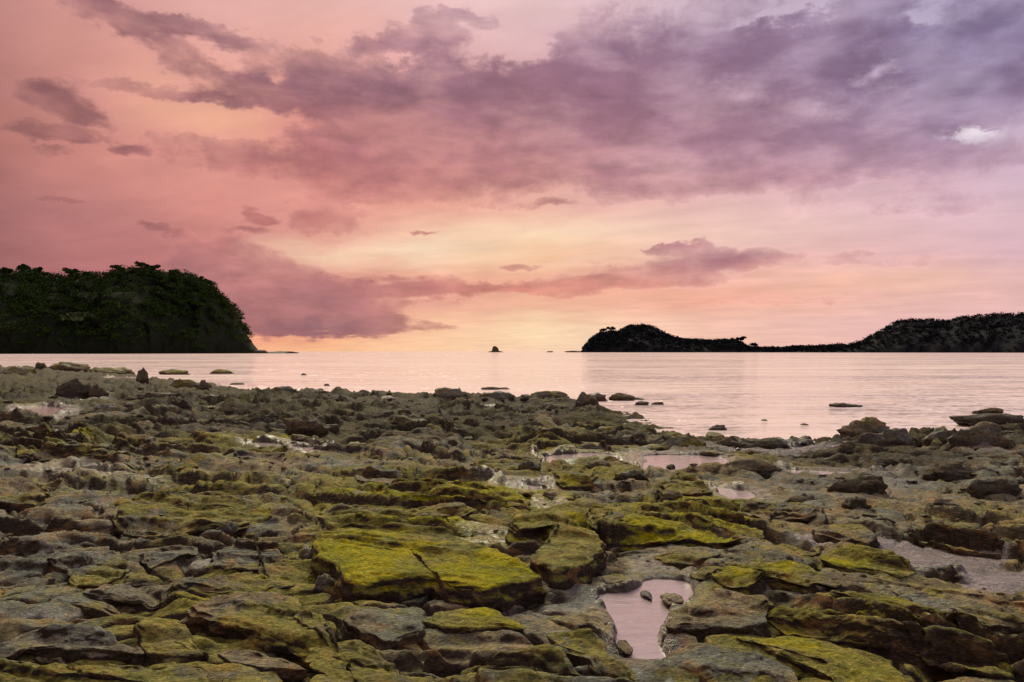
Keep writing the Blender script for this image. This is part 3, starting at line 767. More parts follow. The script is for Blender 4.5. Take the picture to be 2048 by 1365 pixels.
SLABS = [
    # label, outline, thickness, moss, pale, dark, tilt, extra
    ("largest bright green mossy slab, its thick front broken and brown", [(624, 1064), (668, 1050), (754, 1050), (839, 1052), (908, 1062), (969, 1090), (1022, 1116), (1058, 1136), (1085, 1150), (1040, 1160), (990, 1172), (900, 1172), (867, 1150), (764, 1162), (700, 1158), (676, 1130), (632, 1116)], .44, .74, 0, -.1, (0, 0), dict(undercut=.05, rough=.62)),
    ("mossy hump with a dark hollow, joined on the seaward end of the largest green slab", [(1018, 1050), (1050, 1030), (1085, 1020), (1160, 1020), (1176, 1050), (1205, 1088), (1184, 1124), (1147, 1140), (1100, 1142), (1055, 1118), (1085, 1088), (1090, 1062), (1040, 1062)], .42, .66, 0, -.05, (.05, 0), dict(undercut=.05, rough=.62)),
    ("long low green ledge behind the hump, brightest moss along its back rim", [(742, 990), (805, 965), (856, 959), (904, 962), (1000, 974), (1058, 998), (1065, 1014), (965, 1020), (880, 1010), (790, 1004)], .15, .82, -.1, -.1, (0, 0), {}),
    ("flat yellow green bed just behind the largest green slab", [(631, 1030), (703, 1009), (805, 1006), (891, 1014), (942, 1030), (891, 1042), (771, 1045), (668, 1043)], .13, .66, 0, -.1, (0, 0), {}),
    ("broad olive bed of thin ripples beside a crack, landward of pale wet beds", [(229, 1037), (239, 1006), (308, 982), (444, 982), (520, 1003), (554, 1042), (520, 1058), (440, 1058), (342, 1066), (262, 1068)], .13, .48, 0, -.05, (0, 0), {}),
    ("wedge shaped olive slab under the broad rippled bed, its lower edge cut straight", [(258, 1095), (267, 1078), (342, 1074), (400, 1090), (405, 1102), (359, 1122), (296, 1138), (273, 1122)], .12, .42, 0, 0, (.06, 0), {}),
    ("rounded brown and olive mound beside the wedge shaped slab", [(103, 1105), (113, 1088), (164, 1082), (219, 1091), (246, 1122), (250, 1140), (205, 1158), (147, 1158), (113, 1135)], .14, .34, .05, 0, (0, 0), {}),
    ("grey brown sloping slab between the wedge shaped slab and the largest green slab", [(424, 1122), (444, 1095), (506, 1072), (550, 1092), (574, 1122), (603, 1166), (560, 1168), (513, 1140), (444, 1138)], .16, .36, .02, 0, (-.03, .05), {}),
    ("long tan bed lying across the shore above the orange tinted slab", [(164, 1176), (239, 1158), (342, 1150), (496, 1148), (581, 1168), (556, 1182), (444, 1192), (355, 1202), (294, 1206), (239, 1198), (191, 1188)], .17, .34, 0, 0, (0, 0), {}),
    ("big orange tinted slab with a pitted crest and dark gully below", [(362, 1225), (410, 1210), (496, 1190), (564, 1190), (615, 1214), (660, 1240), (652, 1272), (632, 1298), (547, 1278), (444, 1258), (383, 1246)], .22, .42, 0, 0, (-.04, .04), {}),
    ("blunt rounded slab between the orange tinted slab and the two stepped gullies", [(267, 1262), (284, 1250), (359, 1248), (400, 1286), (420, 1306), (342, 1306), (290, 1300)], .18, .42, 0, 0, (0, 0), {}),
    ("bare greyish slab reaching in from the edge with a black gap under its lip", [(-40, 1296), (85, 1262), (164, 1256), (256, 1276), (288, 1298), (205, 1296), (109, 1288), (0, 1296)], .17, .18, .12, .05, (0, 0), {}),
    ("wide olive slab along the bottom edge, widest of those cut by the frame", [(-60, 1400), (-60, 1318), (0, 1312), (103, 1302), (205, 1322), (267, 1320), (342, 1328), (420, 1346), (436, 1400), (200, 1430)], .16, .50, 0, -.05, (0, 0), {}),
    ("small domed mossy stone at the bottom edge beside the wide olive slab", [(444, 1352), (470, 1342), (512, 1346), (530, 1366), (530, 1400), (450, 1400)], .14, .52, 0, 0, (0, 0), {}),
    ("domed mossy stone cut by the bottom edge under the orange tinted slab", [(612, 1372), (632, 1348), (683, 1350), (716, 1372), (720, 1420), (610, 1420)], .15, .54, 0, 0, (0, 0), {}),
    ("narrow brown ledge leading down from the blunt rounded slab to the bottom edge", [(430, 1302), (461, 1293), (513, 1298), (580, 1318), (618, 1338), (560, 1340), (478, 1326)], .12, .30, .06, 0, (0, 0), {}),
    ("thin brown lip overhanging a long black gap under the long tan bed", [(80, 1190), (164, 1192), (225, 1212), (270, 1230), (230, 1230), (130, 1208)], .10, .24, .05, .15, (0, 0), {}),
    ("dark boulder like block with an olive top at the edge, below pale wet beds", [(-40, 972), (0, 964), (60, 958), (98, 980), (70, 1004), (0, 1008), (-40, 1006)], .26, .35, 0, .2, (0, 0), {}),
    ("low block with a shadowed black front lying alone among pale wet beds", [(246, 931), (273, 921), (325, 920), (376, 926), (396, 931), (340, 936), (268, 938)], .16, .30, 0, .15, (0, 0), {}),
    ("green topped ledge with a deep dark front, just below the largest green slab", [(836, 1246), (870, 1232), (940, 1224), (993, 1228), (1040, 1250), (1048, 1266), (970, 1262), (895, 1262)], .22, .66, 0, .05, (0, 0), dict(undercut=.12)),
    ("knobbly brown block beside the green topped ledge, moss thin on its crown", [(680, 1244), (713, 1230), (765, 1230), (800, 1236), (842, 1246), (852, 1266), (800, 1276), (776, 1286), (730, 1268)], .19, .34, .02, .05, (0, 0), {}),
    ("long orange brown ramp of pitted rock running down to the bottom edge", [(590, 1240), (640, 1248), (672, 1282), (730, 1284), (772, 1310), (830, 1370), (835, 1410), (740, 1420), (640, 1340), (600, 1300)], .16, .34, 0, 0, (-.06, .0), {}),
    ("smooth dark olive dome at the bottom edge next to the pool outlet", [(930, 1335), (1003, 1302), (1096, 1298), (1147, 1322), (1181, 1346), (1240, 1390), (1200, 1440), (960, 1440)], .16, .26, .02, .05, (0, 0), {}),
    ("jagged dark block standing at the rim of the clear foreground pool", [(1150, 1252), (1164, 1240), (1190, 1235), (1216, 1244), (1212, 1258), (1160, 1262)], .13, .12, .0, .30, (0, 0), {}),
    ("rounded knob with a dark wet foot at the head of the clear pool", [(1200, 1152), (1222, 1142), (1246, 1143), (1256, 1160), (1240, 1168), (1206, 1166)], .11, .30, .10, .10, (0, 0), {}),
    ("wide mossy slab split by a long diagonal crack, beyond the clear pool", [(1222, 1064), (1253, 1030), (1322, 1003), (1424, 1006), (1470, 1025), (1517, 1052), (1540, 1076), (1470, 1078), (1378, 1078), (1285, 1080), (1239, 1076)], .20, .74, 0, -.1, (0, 0), {}),
    ("narrow yellow ridge between the mossy hump and the diagonally cracked slab", [(1172, 1022), (1206, 1019), (1240, 1039), (1226, 1078), (1211, 1088), (1186, 1060)], .20, .55, 0, .0, (0, 0), {}),
    ("heaped ochre and green lump beside the first small inlet of pooled water", [(1105, 955), (1137, 934), (1174, 935), (1190, 958), (1169, 968), (1125, 969)], .26, .58, 0, 0, (0, 0), {}),
    ("mossy broken bed beyond the cracked slab, next to the pale water chute", [(1318, 960), (1359, 952), (1396, 964), (1424, 984), (1380, 986), (1331, 978)], .18, .48, 0, .05, (0, 0), {}),
    ("isolated dark loaf shaped rock on pale wet silt", [(1623, 1058), (1646, 1049), (1716, 1050), (1748, 1066), (1740, 1076), (1660, 1076)], .21, .26, 0, .25, (0, 0), dict(undercut=.02)),
    ("pointed dark green slab at the start of the diagonal ridges, by a standing stone", [(1424, 1150), (1493, 1128), (1586, 1123), (1642, 1140), (1690, 1164), (1609, 1172), (1540, 1158), (1470, 1168)], .14, .62, 0, 0, (0, 0), {}),
    ("upper yellow green slab beside the broad sheet of wet silver silt", [(1640, 1110), (1711, 1094), (1771, 1106), (1841, 1138), (1813, 1148), (1748, 1138), (1679, 1126)], .16, .68, 0, -.05, (0, 0), {}),
    ("big olive rock with a black hollow face overhanging the clear pool", [(1330, 1250), (1360, 1218), (1395, 1200), (1433, 1184), (1530, 1190), (1552, 1214), (1493, 1246), (1430, 1258), (1350, 1264)], .22, .40, .05, .05, (0, 0), dict(undercut=.15)),
    ("long gold green ridge running diagonally away from the clear pool, thickest of the ridges", [(1500, 1232), (1609, 1216), (1748, 1224), (1887, 1262), (1956, 1290), (2017, 1340), (1980, 1344), (1887, 1306), (1748, 1272), (1609, 1256)], .15, .66, 0, -.05, (0, .0), {}),
    ("slim diagonal ridge above the gold green one, stepped in thin layers", [(1650, 1190), (1740, 1182), (1840, 1206), (1930, 1246), (1980, 1276), (1940, 1276), (1841, 1236), (1720, 1208)], .13, .62, 0, 0, (0, 0), {}),
    ("lowest diagonal ridge with vivid green lower end at the corner of the shore", [(1460, 1276), (1540, 1264), (1679, 1294), (1794, 1344), (1860, 1410), (1740, 1420), (1620, 1340), (1520, 1300)], .14, .74, 0, -.05, (0, 0), {}),
    ("smooth greenish bed at the edge, under the wet silver silt", [(1762, 1196), (1850, 1167), (1960, 1176), (2090, 1204), (2100, 1250), (1980, 1252), (1880, 1222)], .13, .36, .06, 0, (0, 0), {}),
    ("bare pinkish grey bed between the clear pool and the bottom edge", [(1330, 1320), (1400, 1294), (1500, 1296), (1580, 1330), (1610, 1400), (1480, 1430), (1340, 1390)], .10, .14, .20, 0, (0, 0), {}),
    ("ochre topped strip of rock above the dark olive dome at the pool outlet", [(1080, 1290), (1120, 1270), (1180, 1278), (1240, 1320), (1300, 1370), (1240, 1370), (1170, 1328)], .10, .22, .12, 0, (0, 0), {}),
    ("pinkish weathered ledge at the near end of the big olive rock", [(1380, 1140), (1440, 1128), (1500, 1102), (1540, 1106), (1520, 1128), (1440, 1150), (1400, 1158)], .12, .34, .12, 0, (0, 0), {}),
    ("low grey rock with smooth flank under the diagonally cracked slab", [(1310, 1104), (1366, 1096), (1420, 1098), (1440, 1110), (1390, 1124), (1330, 1120)], .12, .24, .16, .05, (0, 0), {}),
    ("layered olive beds stepping down toward the pointed dark green slab", [(1480, 1092), (1560, 1086), (1640, 1096), (1636, 1108), (1560, 1112), (1500, 1108)], .11, .36, .04, .05, (0, 0), {}),
    ("grey green slab lying just past the isolated loaf shaped rock", [(1830, 1068), (1890, 1050), (1960, 1060), (2020, 1092), (2000, 1108), (1920, 1096), (1860, 1084)], .14, .26, .12, .05, (0, 0), {}),
    ("olive ledge at the end of the cracked slab, a straight gully dividing them", [(1476, 1012), (1510, 1000), (1580, 1002), (1650, 1016), (1630, 1028), (1560, 1030), (1530, 1044)], .15, .40, .05, .05, (0, 0), {}),
    ("grey weathered slab crossing below the green ledge at its landward end", [(708, 954), (740, 944), (800, 948), (822, 962), (790, 966), (735, 962)], .15, .22, .1, .15, (0, 0), {}),
    ("dark topped block beside the grey weathered slab, pointing at the sea", [(855, 958), (885, 944), (930, 948), (950, 960), (915, 966), (880, 966)], .16, .26, .05, .2, (0, 0), {}),
    ("flat dark ledge with pooled water at both of its ends", [(950, 925), (1010, 908), (1070, 914), (1082, 932), (1030, 938), (970, 936)], .17, .34, 0, .18, (0, 0), {}),
    ("pale tan outcrop at the edge, rounded and streaked, above the dark boulder like block", [(20, 885), (70, 868), (130, 872), (165, 896), (170, 912), (110, 918), (40, 906)], .22, .36, .16, 0, (0, 0), {}),
    ("sloping tan outcrop beside the rounded and streaked one", [(128, 905), (150, 872), (190, 880), (225, 902), (248, 918), (200, 922), (150, 916)], .22, .40, .12, 0, (0, 0), {}),
    ("dark hollow fronted block just up from the long sliver of pooled water", [(228, 888), (250, 872), (300, 876), (320, 888), (290, 900), (245, 900)], .22, .28, 0, .25, (0, 0), {}),
    ("low olive table of rock at the shore side of the long sliver of pooled water", [(472, 912), (500, 902), (560, 900), (580, 910), (540, 922), (490, 922)], .13, .46, 0, 0, (0, 0), {}),
]
for i, row in enumerate(SLABS):
    lab, pl, th_, mo, pa, da, ti, ex = row
    slab(lab, pl, th_, mo, pa, da, ti, seed=i + 1, **ex)

# ------------------------------------------------------------------ loose rocks and reefs
def ico(sub):
    import bmesh
    bm = bmesh.new(); bmesh.ops.create_icosphere(bm, subdivisions=sub, radius=1.0)
    v = np.array([x.co[:] for x in bm.verts]); f = np.array([[q.index for q in p.verts] for p in bm.faces]); bm.free()
    return v, f
ICO = {k: ico(k) for k in (1, 2, 3, 4, 5)}

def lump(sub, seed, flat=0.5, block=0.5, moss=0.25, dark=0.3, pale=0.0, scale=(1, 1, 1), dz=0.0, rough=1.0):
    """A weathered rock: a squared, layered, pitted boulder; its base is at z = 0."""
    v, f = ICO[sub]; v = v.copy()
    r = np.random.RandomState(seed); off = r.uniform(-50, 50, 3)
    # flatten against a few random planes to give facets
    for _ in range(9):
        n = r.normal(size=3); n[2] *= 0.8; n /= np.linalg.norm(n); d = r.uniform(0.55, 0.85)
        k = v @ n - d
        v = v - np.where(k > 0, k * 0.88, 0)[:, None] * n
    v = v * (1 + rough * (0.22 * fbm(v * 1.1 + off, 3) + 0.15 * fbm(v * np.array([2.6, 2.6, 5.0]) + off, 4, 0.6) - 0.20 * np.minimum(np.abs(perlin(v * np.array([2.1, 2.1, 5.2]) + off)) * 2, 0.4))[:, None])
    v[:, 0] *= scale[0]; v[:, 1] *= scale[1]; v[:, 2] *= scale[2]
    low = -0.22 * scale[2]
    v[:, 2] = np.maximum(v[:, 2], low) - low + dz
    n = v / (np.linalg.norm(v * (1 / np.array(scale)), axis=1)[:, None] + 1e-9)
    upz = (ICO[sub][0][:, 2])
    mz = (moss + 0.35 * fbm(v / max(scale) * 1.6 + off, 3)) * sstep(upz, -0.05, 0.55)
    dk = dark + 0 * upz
    return v, f, {'lit_top': sstep(upz, 0.2, 0.75), 'moss': mz, 'dark': dk, 'pale': pale + 0 * mz, 'wet': 0.35 + 0 * mz}

def rock_at(name, label, px, py, wpx, hpx, moss=0.2, dark=0.35, pale=0.0, depth=0.7, seed=1, sub=4, sea=False, group=None, rz=0.0, cat='rock'):
    """A rock whose waterline or foot shows at (px, py), wpx wide and hpx high in the photograph."""
    if sea: (x, y), z = unproject(px, py, 0.0), 0.0
    else: x, y, z = at(px, py, 0.0)
    w = wpx / F * y; h = hpx / F * y * (1.0 if sea else 1.28)
    sc = (w / 2 * 1.08, max(w * depth / 2, 0.12), h / 1.02)
    v, f, at_ = lump(sub, seed, moss=moss, dark=dark, pale=pale, scale=sc)
    sink = (0.12 if sea else 0.22) * h
    me = new_mesh(name, v, f, at_, tris=True, mat=ROCK)
    o = obj(name, me, loc=(x, y + sc[1] * 0.7, z - sink)); o.rotation_euler.z = rz
    return tag(o, label, cat, group)

SHORE_ROCKS = [
    ("green backed slab leaning to the sea at the bend of the waterline", 1362, 906, 112, 36, .34, .2, 0, 0),
    # label, px, py foot, width, height, moss, dark, pale, on the sea
    ("grey rounded boulder at the waterline, palest on the rock spit", 898, 803, 78, 22, .12, .12, .15, 0),
    ("broad low dark rock at the waterline next to the pale rounded boulder", 992, 808, 84, 22, .2, .45, 0, 0),
    ("small pointed rock standing in the water behind the long mossy one", 1051, 798, 30, 11, .15, .5, 0, 1),
    ("long flat mossy rock with a square seaward end in the shallows", 1092, 804, 98, 19, .28, .4, 0, 1),
    ("tall blocky boulder standing highest at the seaward point of the rocks", 1171, 822, 48, 34, .15, .32, .05, 0),
    ("broad brown rock in the water directly behind the tall blocky boulder", 1190, 803, 62, 17, .12, .4, .04, 1),
    ("hunched rock with a tapering tail, last large one off the seaward point", 1243, 802, 56, 14, .22, .45, 0, 1),
    ("thin tail of rock trailing from the hunched rock off the point", 1275, 800, 34, 4, .1, .6, 0, 1),
    ("small flat dark reef rock off the point, larger of a close pair", 1286, 811, 32, 8, .1, .6, 0, 1),
    ("tiny flat reef rock at the outer side of the close pair", 1316, 810, 26, 5, .1, .6, 0, 1),
    ("rounded boulder on the green slope by the bend of the waterline", 1274, 845, 46, 18, .25, .3, 0, 0),
    ("smooth olive rock awash beside the end of the rock spit", 788, 793, 42, 8, .55, .1, 0, 1),
    ("dark humped rock on the waterline closest to the olive rock awash", 727, 797, 50, 15, .15, .5, 0, 0),
    ("dark ragged rock on the waterline below a tiny awash rock", 640, 795, 60, 13, .18, .5, 0, 0),
    ("dark heap of rock at the waterline, first along from the headland side", 552, 796, 110, 18, .2, .5, 0, 0),
    ("thin dark reef line awash beyond the rock spit, longer piece", 981, 780, 40, 5, .1, .6, 0, 1),
    ("thin dark reef line awash beyond the rock spit, shorter piece", 1008, 779, 22, 4, .1, .6, 0, 1),
    ("single small rock in open water, nearest the headland", 606, 751, 13, 4, .3, .5, 0, 1),
    ("single small rock in open water above the ragged dark rocks", 653, 772, 13, 4, .3, .5, 0, 1),
    ("flat ledge of mossy reef off the tall upright block", 340, 750, 78, 10, .5, .2, 0, 1),
    ("two humped mossy reef standing apart in the water near the headland", 437, 748, 54, 9, .5, .2, 0, 1),
    ("low dark splinter of reef beside the shore under the humped mossy reef", 470, 770, 34, 4, .3, .5, 0, 1),
    ("upright dark block standing alone on the shelf at its far end", 283, 770, 29, 30, .08, .5, 0, 0),
    ("square dark rock starting the far line of rocks below the headland", 76, 742, 28, 15, .15, .55, 0, 0),
    ("long high ridge of green rock in the far line below the headland", 132, 744, 100, 19, .36, .2, 0, 0),
    ("lower mossy ridge between the far green ridge and the upright block", 218, 749, 104, 13, .42, .2, 0, 0),
    ("low olive hump at the very edge under the headland", 22, 752, 90, 15, .36, .25, 0, 0),
    ("black hollow fronted mass of rock behind the pale wet beds", 145, 800, 110, 32, .05, .75, 0, 0),
    ("rounded grey black boulder against the black hollow fronted mass", 191, 802, 42, 27, .1, .55, .05, 0),
    ("broad shadowed rock below the upright block", 305, 806, 130, 20, .15, .55, 0, 0),
    ("olive backed rock running out from the upright block to the water", 366, 782, 110, 20, .36, .25, 0, 0),
    ("blunt dark rock where the far shelf meets the water", 404, 787, 44, 20, .15, .5, 0, 0),
    ("dark rock lowest of the far shelf, stepped above the green slope", 430, 812, 82, 20, .1, .6, 0, 0),
    ("small humped rock on the green slope above the long dark mass", 447, 829, 46, 13, .2, .45, 0, 0),
    ("dark pyramid shaped rock on the tan beds", 212, 826, 66, 14, .15, .4, .05, 0),
    ("long dark mass of rock on the bank above the long sliver of pooled water", 606, 878, 140, 34, .15, .55, 0, 0),
    ("dark rock between the long dark mass and the pools, flat topped", 560, 866, 80, 20, .12, .6, 0, 0),
    ("large dark mound with a notched top among the green rocks of the spit", 827, 864, 122, 30, .18, .5, 0, 0),
    ("squat dark rock standing over the large notched mound", 806, 841, 48, 16, .1, .6, 0, 0),
    ("small black round boulder with dark hollow beside it, middle of the spit", 979, 853, 27, 18, .08, .7, 0, 0),
    ("low black stone next to the small black round boulder", 941, 857, 34, 17, .1, .62, 0, 0),
    ("dark humped rock under the tall blocky boulder", 1165, 836, 48, 18, .15, .5, 0, 0),
    ("row end rock, dark and low, in front of the broad low dark rock", 1100, 822, 80, 15, .2, .5, 0, 0),
    ("long low dark ledge running to the bend of the waterline", 1185, 908, 84, 15, .2, .45, 0, 0),
    ("flat brownish rock on the green slope beneath the rounded boulder", 1225, 870, 80, 14, .32, .3, 0, 0),
    ("little rock poking out of the clear pool, nearly sunk", 1297, 1198, 22, 6, .2, .35, 0, 0),
    ("wedge of grey stone lying in the clear pool by its far bank", 1352, 1212, 50, 9, .05, .2, .25, 0),
    ("thin flat stone in the mouth of the clear pool", 1252, 1310, 36, 8, .0, .4, .1, 0),
    ("small rock alone in the wide sheet of pooled water", 1344, 938, 18, 8, .05, .6, 0, 0),
    ("lone low rock in the bay, off the bend of the waterline", 1436, 861, 42, 10, .15, .55, 0, 1),
    ("tiny rock awash in the bay, the more distant of two specks", 1530, 842, 14, 3, .1, .6, 0, 1),
    ("tiny rock awash in the bay, the closer of two specks", 1611, 851, 16, 3, .1, .6, 0, 1),
    ("long thin flat reef lying alone in the open bay", 1702, 815, 70, 8, .2, .55, 0, 1),
    ("shield shaped low rock in the bay off the big boulders", 1987, 829, 66, 13, .2, .45, 0, 1),
    ("long spit of dark rock reaching in from the edge behind the boulders", 2005, 855, 190, 24, .05, .75, 0, 1),
    ("greenish rock at the edge on the landward side of the long dark spit", 2040, 866, 70, 16, .3, .35, 0, 1),
    ("large grey boulder with a flat lit top at the head of the boulder row", 1738, 884, 104, 38, .12, .28, .12, 0),
    ("biggest brown boulder of the row, sloping down to the silt", 1792, 906, 134, 50, .12, .42, .04, 0),
    ("rounded boulder rising from the middle of the row", 1888, 898, 86, 40, .15, .4, .05, 0),
    ("long massive boulder closing the row at the edge", 1985, 908, 190, 48, .12, .48, .02, 0),
    ("dark little boulder perched behind the long massive one", 1995, 876, 40, 14, .1, .6, 0, 0),
    ("dark jagged rock among glittering shallows by the boulder row", 1700, 909, 60, 14, .08, .65, 0, 0),
    ("ragged dark ledge lying along the head of the bay", 1530, 901, 130, 17, .15, .55, 0, 0),
    ("small dark ledge next to the ragged one at the head of the bay", 1450, 896, 60, 14, .2, .5, 0, 0),
    ("black cluster like rock, broadest on the silt flat", 1715, 990, 130, 34, .1, .7, 0, 0),
    ("black rounded rock in front of the broadest black one", 1720, 1024, 64, 20, .08, .7, 0, 0),
    ("dark long rock lying past the wide sheet of pooled water", 1500, 952, 150, 22, .15, .5, 0, 0),
    ("dark rock at the edge of the silt flat, highest of its kind there", 1930, 965, 130, 30, .1, .68, 0, 0),
    ("dark rock with olive crown at the edge below the highest black rock", 2010, 1000, 120, 32, .18, .6, 0, 0),
    ("black hollow rock standing before the olive crowned one", 1905, 1030, 90, 24, .1, .65, 0, 0),
    ("brown block just past the water chute and the cracked slab", 1610, 1010, 90, 18, .2, .45, 0, 0),
    ("dark stone at the shore end of the water chute", 1345, 1003, 60, 16, .3, .4, 0, 0),
    ("small standing stone on the crest where two ridges meet", 1622, 1112, 34, 22, .2, .45, 0, 0),
    ("brown rock beside the first inlet of pooled water", 1195, 944, 56, 16, .15, .45, 0, 0),
    ("round green rock between two inlets of pooled water", 1228, 938, 60, 18, .3, .35, 0, 0),
    ("dark rock beside the heaped ochre lump", 1262, 962, 70, 20, .25, .4, 0, 0),
    ("black block closing off the flat dark ledge by the pooled water", 1060, 948, 50, 20, .1, .6, 0, 0),
    ("grey stone wedged behind the yellow ridge", 1110, 1000, 60, 14, .1, .2, .2, 0),
    ("dark fallen block under the corner of the largest green slab", 690, 1180, 60, 40, .08, .55, 0, 0),
    ("cracked brown block jammed in the gully left by the largest green slab", 640, 1195, 50, 30, .12, .5, 0, 0),
    ("squarish mossy block in the crack above the gully", 590, 1065, 60, 28, .36, .2, 0, 0),
    ("brown block below the squarish mossy one in the same crack", 615, 1128, 54, 26, .25, .35, 0, 0),
    ("small dark block at the crack end beside the broad rippled bed", 450, 1074, 54, 24, .2, .5, 0, 0),
    ("dark wet boulder on the grey silt under the mossy hump", 1105, 1160, 40, 20, .2, .45, 0, 0),
]
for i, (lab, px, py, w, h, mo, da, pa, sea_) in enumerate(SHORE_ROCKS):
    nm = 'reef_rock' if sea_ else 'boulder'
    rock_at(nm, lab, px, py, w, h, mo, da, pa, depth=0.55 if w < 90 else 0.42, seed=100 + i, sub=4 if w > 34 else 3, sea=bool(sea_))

# stones strewn over the shelf: two kinds that nothing tells apart
VARIANTS = {}
for kind, mo, da in (('dark', .08, .40), ('mossy', .40, .08)):
    VARIANTS[kind] = []
    for k in range(7):
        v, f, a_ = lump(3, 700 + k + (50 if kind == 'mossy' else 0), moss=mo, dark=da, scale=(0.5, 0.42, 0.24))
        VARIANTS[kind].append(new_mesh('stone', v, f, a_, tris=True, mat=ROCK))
rng = random.Random(5)
placed = 0
while placed < 120:
    px = rng.uniform(-20, 2068); u = rng.random()
    py = 775 + (1075 - 775) * u ** 1.25
    if px < 480 and py < 800: continue
    x, y, z = at(px, py)
    xx, yy = np.array([x]), np.array([y])
    if -poly_sd(xx, yy, SHORE_POLY)[0] < 0.3: continue
    if any(poly_sd(xx, yy, pl)[0] < 0.12 for zp, pl in POOLS.values()): continue
    if patch_fields(xx, yy)[3][0] > 0.5 and rng.random() < 0.8: continue
    kind = 'dark' if rng.random() < (0.62 if px > 1450 or py < 880 else 0.40) else 'mossy'
    o = bpy.data.objects.new('stone', rng.choice(VARIANTS[kind])); COL.objects.link(o)
    wpx = rng.choice((18, 24, 30, 38, 50)) * (0.75 + 0.5 * u)
    s = wpx / F * y
    h, *_ = shore_height(xx, yy)
    o.location = (x, y, float(h[0]) - 0.10 * s)
    o.scale = (s * rng.uniform(0.9, 1.3), s * rng.uniform(0.8, 1.3), s * rng.uniform(0.7, 1.25))
    o.rotation_euler = (rng.uniform(-.15, .15), rng.uniform(-.15, .15), rng.uniform(0, 6.28))
    if kind == 'dark': tag(o, 'small bare dark stone strewn among many like it on the rock shelf', 'stone', 'small dark stones strewn over the shelf')
    else: tag(o, 'small green filmed stone strewn among many like it on the rock shelf', 'stone', 'small green filmed stones strewn over the shelf')
    placed += 1

# rubble too small and too many to count
v1, f1 = ICO[1]
rv, rf, ra, base_i = [], [], [], 0
cnt = 3000
r_ = np.random.RandomState(11)
pxs = r_.uniform(-60, 2100, cnt); pys = 772 + 420 * r_.random(cnt) ** 1.5
zz = np.full(cnt, 0.4)
for _ in range(6):
    xs, ys = unproject(pxs, pys, zz); zz = 0.5 * zz + 0.5 * z_base(xs, ys)
sdv = -poly_sd(xs, ys, SHORE_POLY)
ok = sdv > 0.2
for zp, pl in POOLS.values(): ok &= poly_sd(xs, ys, pl) > 0.03
ok &= patch_fields(xs, ys)[3] < 0.65
clump = fbm(xyz(xs, ys) * 0.5 + 31, 3); ok &= clump > -0.12
xs, ys = xs[ok], ys[ok]
hs, ms, ps, ds, ws = shore_height(xs, ys)
for i in range(len(xs)):
    s = r_.uniform(3, 9) / F * ys[i] * 0.9
    q = v1 * (1 + 0.35 * r_.uniform(-1, 1, (len(v1), 1))) * np.array([r_.uniform(.8, 1.5), r_.uniform(.7, 1.3), r_.uniform(.35, .7)]) * s
    an = r_.uniform(0, 6.28); ca, sa = math.cos(an), math.sin(an)
    q = np.stack([q[:, 0] * ca - q[:, 1] * sa, q[:, 0] * sa + q[:, 1] * ca, q[:, 2]], -1) + [xs[i], ys[i], hs[i] - 0.05 * s]
    rv.append(q); rf.append(f1 + base_i); base_i += len(v1)
    ra.append(np.tile([ms[i] + r_.uniform(-.3, .15), ps[i] * 0.5, ds[i] + r_.uniform(-.1, .4), ws[i]], (len(v1), 1)))
ra = np.vstack(ra)
tag(obj('rubble', new_mesh('rubble', np.vstack(rv), np.vstack(rf), {'moss': ra[:, 0], 'pale': ra[:, 1], 'dark': ra[:, 2], 'wet': ra[:, 3], 'lit_top': 0.5 + 0 * ra[:, 0]}, tris=True, mat=ROCK)),
    'loose rubble and pebbles lying in the hollows of the shelf', kind='stuff')

# one white shell fragment on the grey silt under the largest slab
SHELL = plain_material('shell', (.72, .70, .66), (.80, .78, .74), 60.0, 0.5)
x, y, z = at(906, 1221)
v, f, _a = lump(2, 991, scale=(.017, .013, .008), rough=0.6)
h, *_ = shore_height(np.array([x]), np.array([y]))
tag(obj('shell_fragment', new_mesh('shell_fragment', v, f, tris=True, mat=SHELL), loc=(x, y, float(h[0]) - 0.001)), 'tiny white shell fragment on the grey rock under the largest green slab', 'shell')

# ------------------------------------------------------------------ headland, island, far hill
def hill_surface(ridge, front, depth, canopy, nu_=220, nv=26, bumps=0.06, shape=0.55, seed=0.0):
    """Grid of points: u along the coast, v from the waterline up over the crest and down behind."""
    rx, ry = np.array(ridge, dtype=np.float64).T
    pxs_ = np.linspace(rx[0], rx[-1], nu_)
    tops = np.interp(pxs_, rx, ry)
    fx, fd = np.array(front, dtype=np.float64).T
    df = np.interp(pxs_, fx, fd)
    dx_, dd = np.array(depth, dtype=np.float64).T
    dr = df + np.interp(pxs_, dx_, dd)
    H = np.maximum((HY - tops) / F * dr + CAMZ - canopy, 0.0)
    v_ = np.concatenate([np.linspace(0, 1, nv), np.linspace(1.12, 2.1, 9)])
    d = df[None] + (dr - df)[None] * v_[:, None]
    prof = np.where(v_ <= 1, np.clip(v_, 0, 1) ** shape, np.clip(1 - ((v_ - 1) / 1.1) ** 1.6, 0, 1))
    z = H[None] * prof[:, None]
    X = d * ((pxs_ - CX) / F)[None]; Y = d
    pp = np.stack([X.ravel() * 0.02, Y.ravel() * 0.02, z.ravel() * 0.02], -1) + seed
    n = (fbm(pp, 5, 0.6)).reshape(z.shape)
    n2 = np.abs(fbm(pp * np.array([2.0, 2.0, 0.7]), 4)).reshape(z.shape)
    w = np.clip(1 - np.abs(v_ - 0.5) * 1.2, 0.0, 1)[:, None]
    z = z + H[None] * bumps * n * np.minimum(v_, 1)[:, None]
    Y = Y + (H[None] * 0.35 * (n + n2 - 0.3)) * w
    z[0] -= 0.8
    z[-1] = -1.5
    return pxs_, v_, np.stack([X, Y, z], -1)

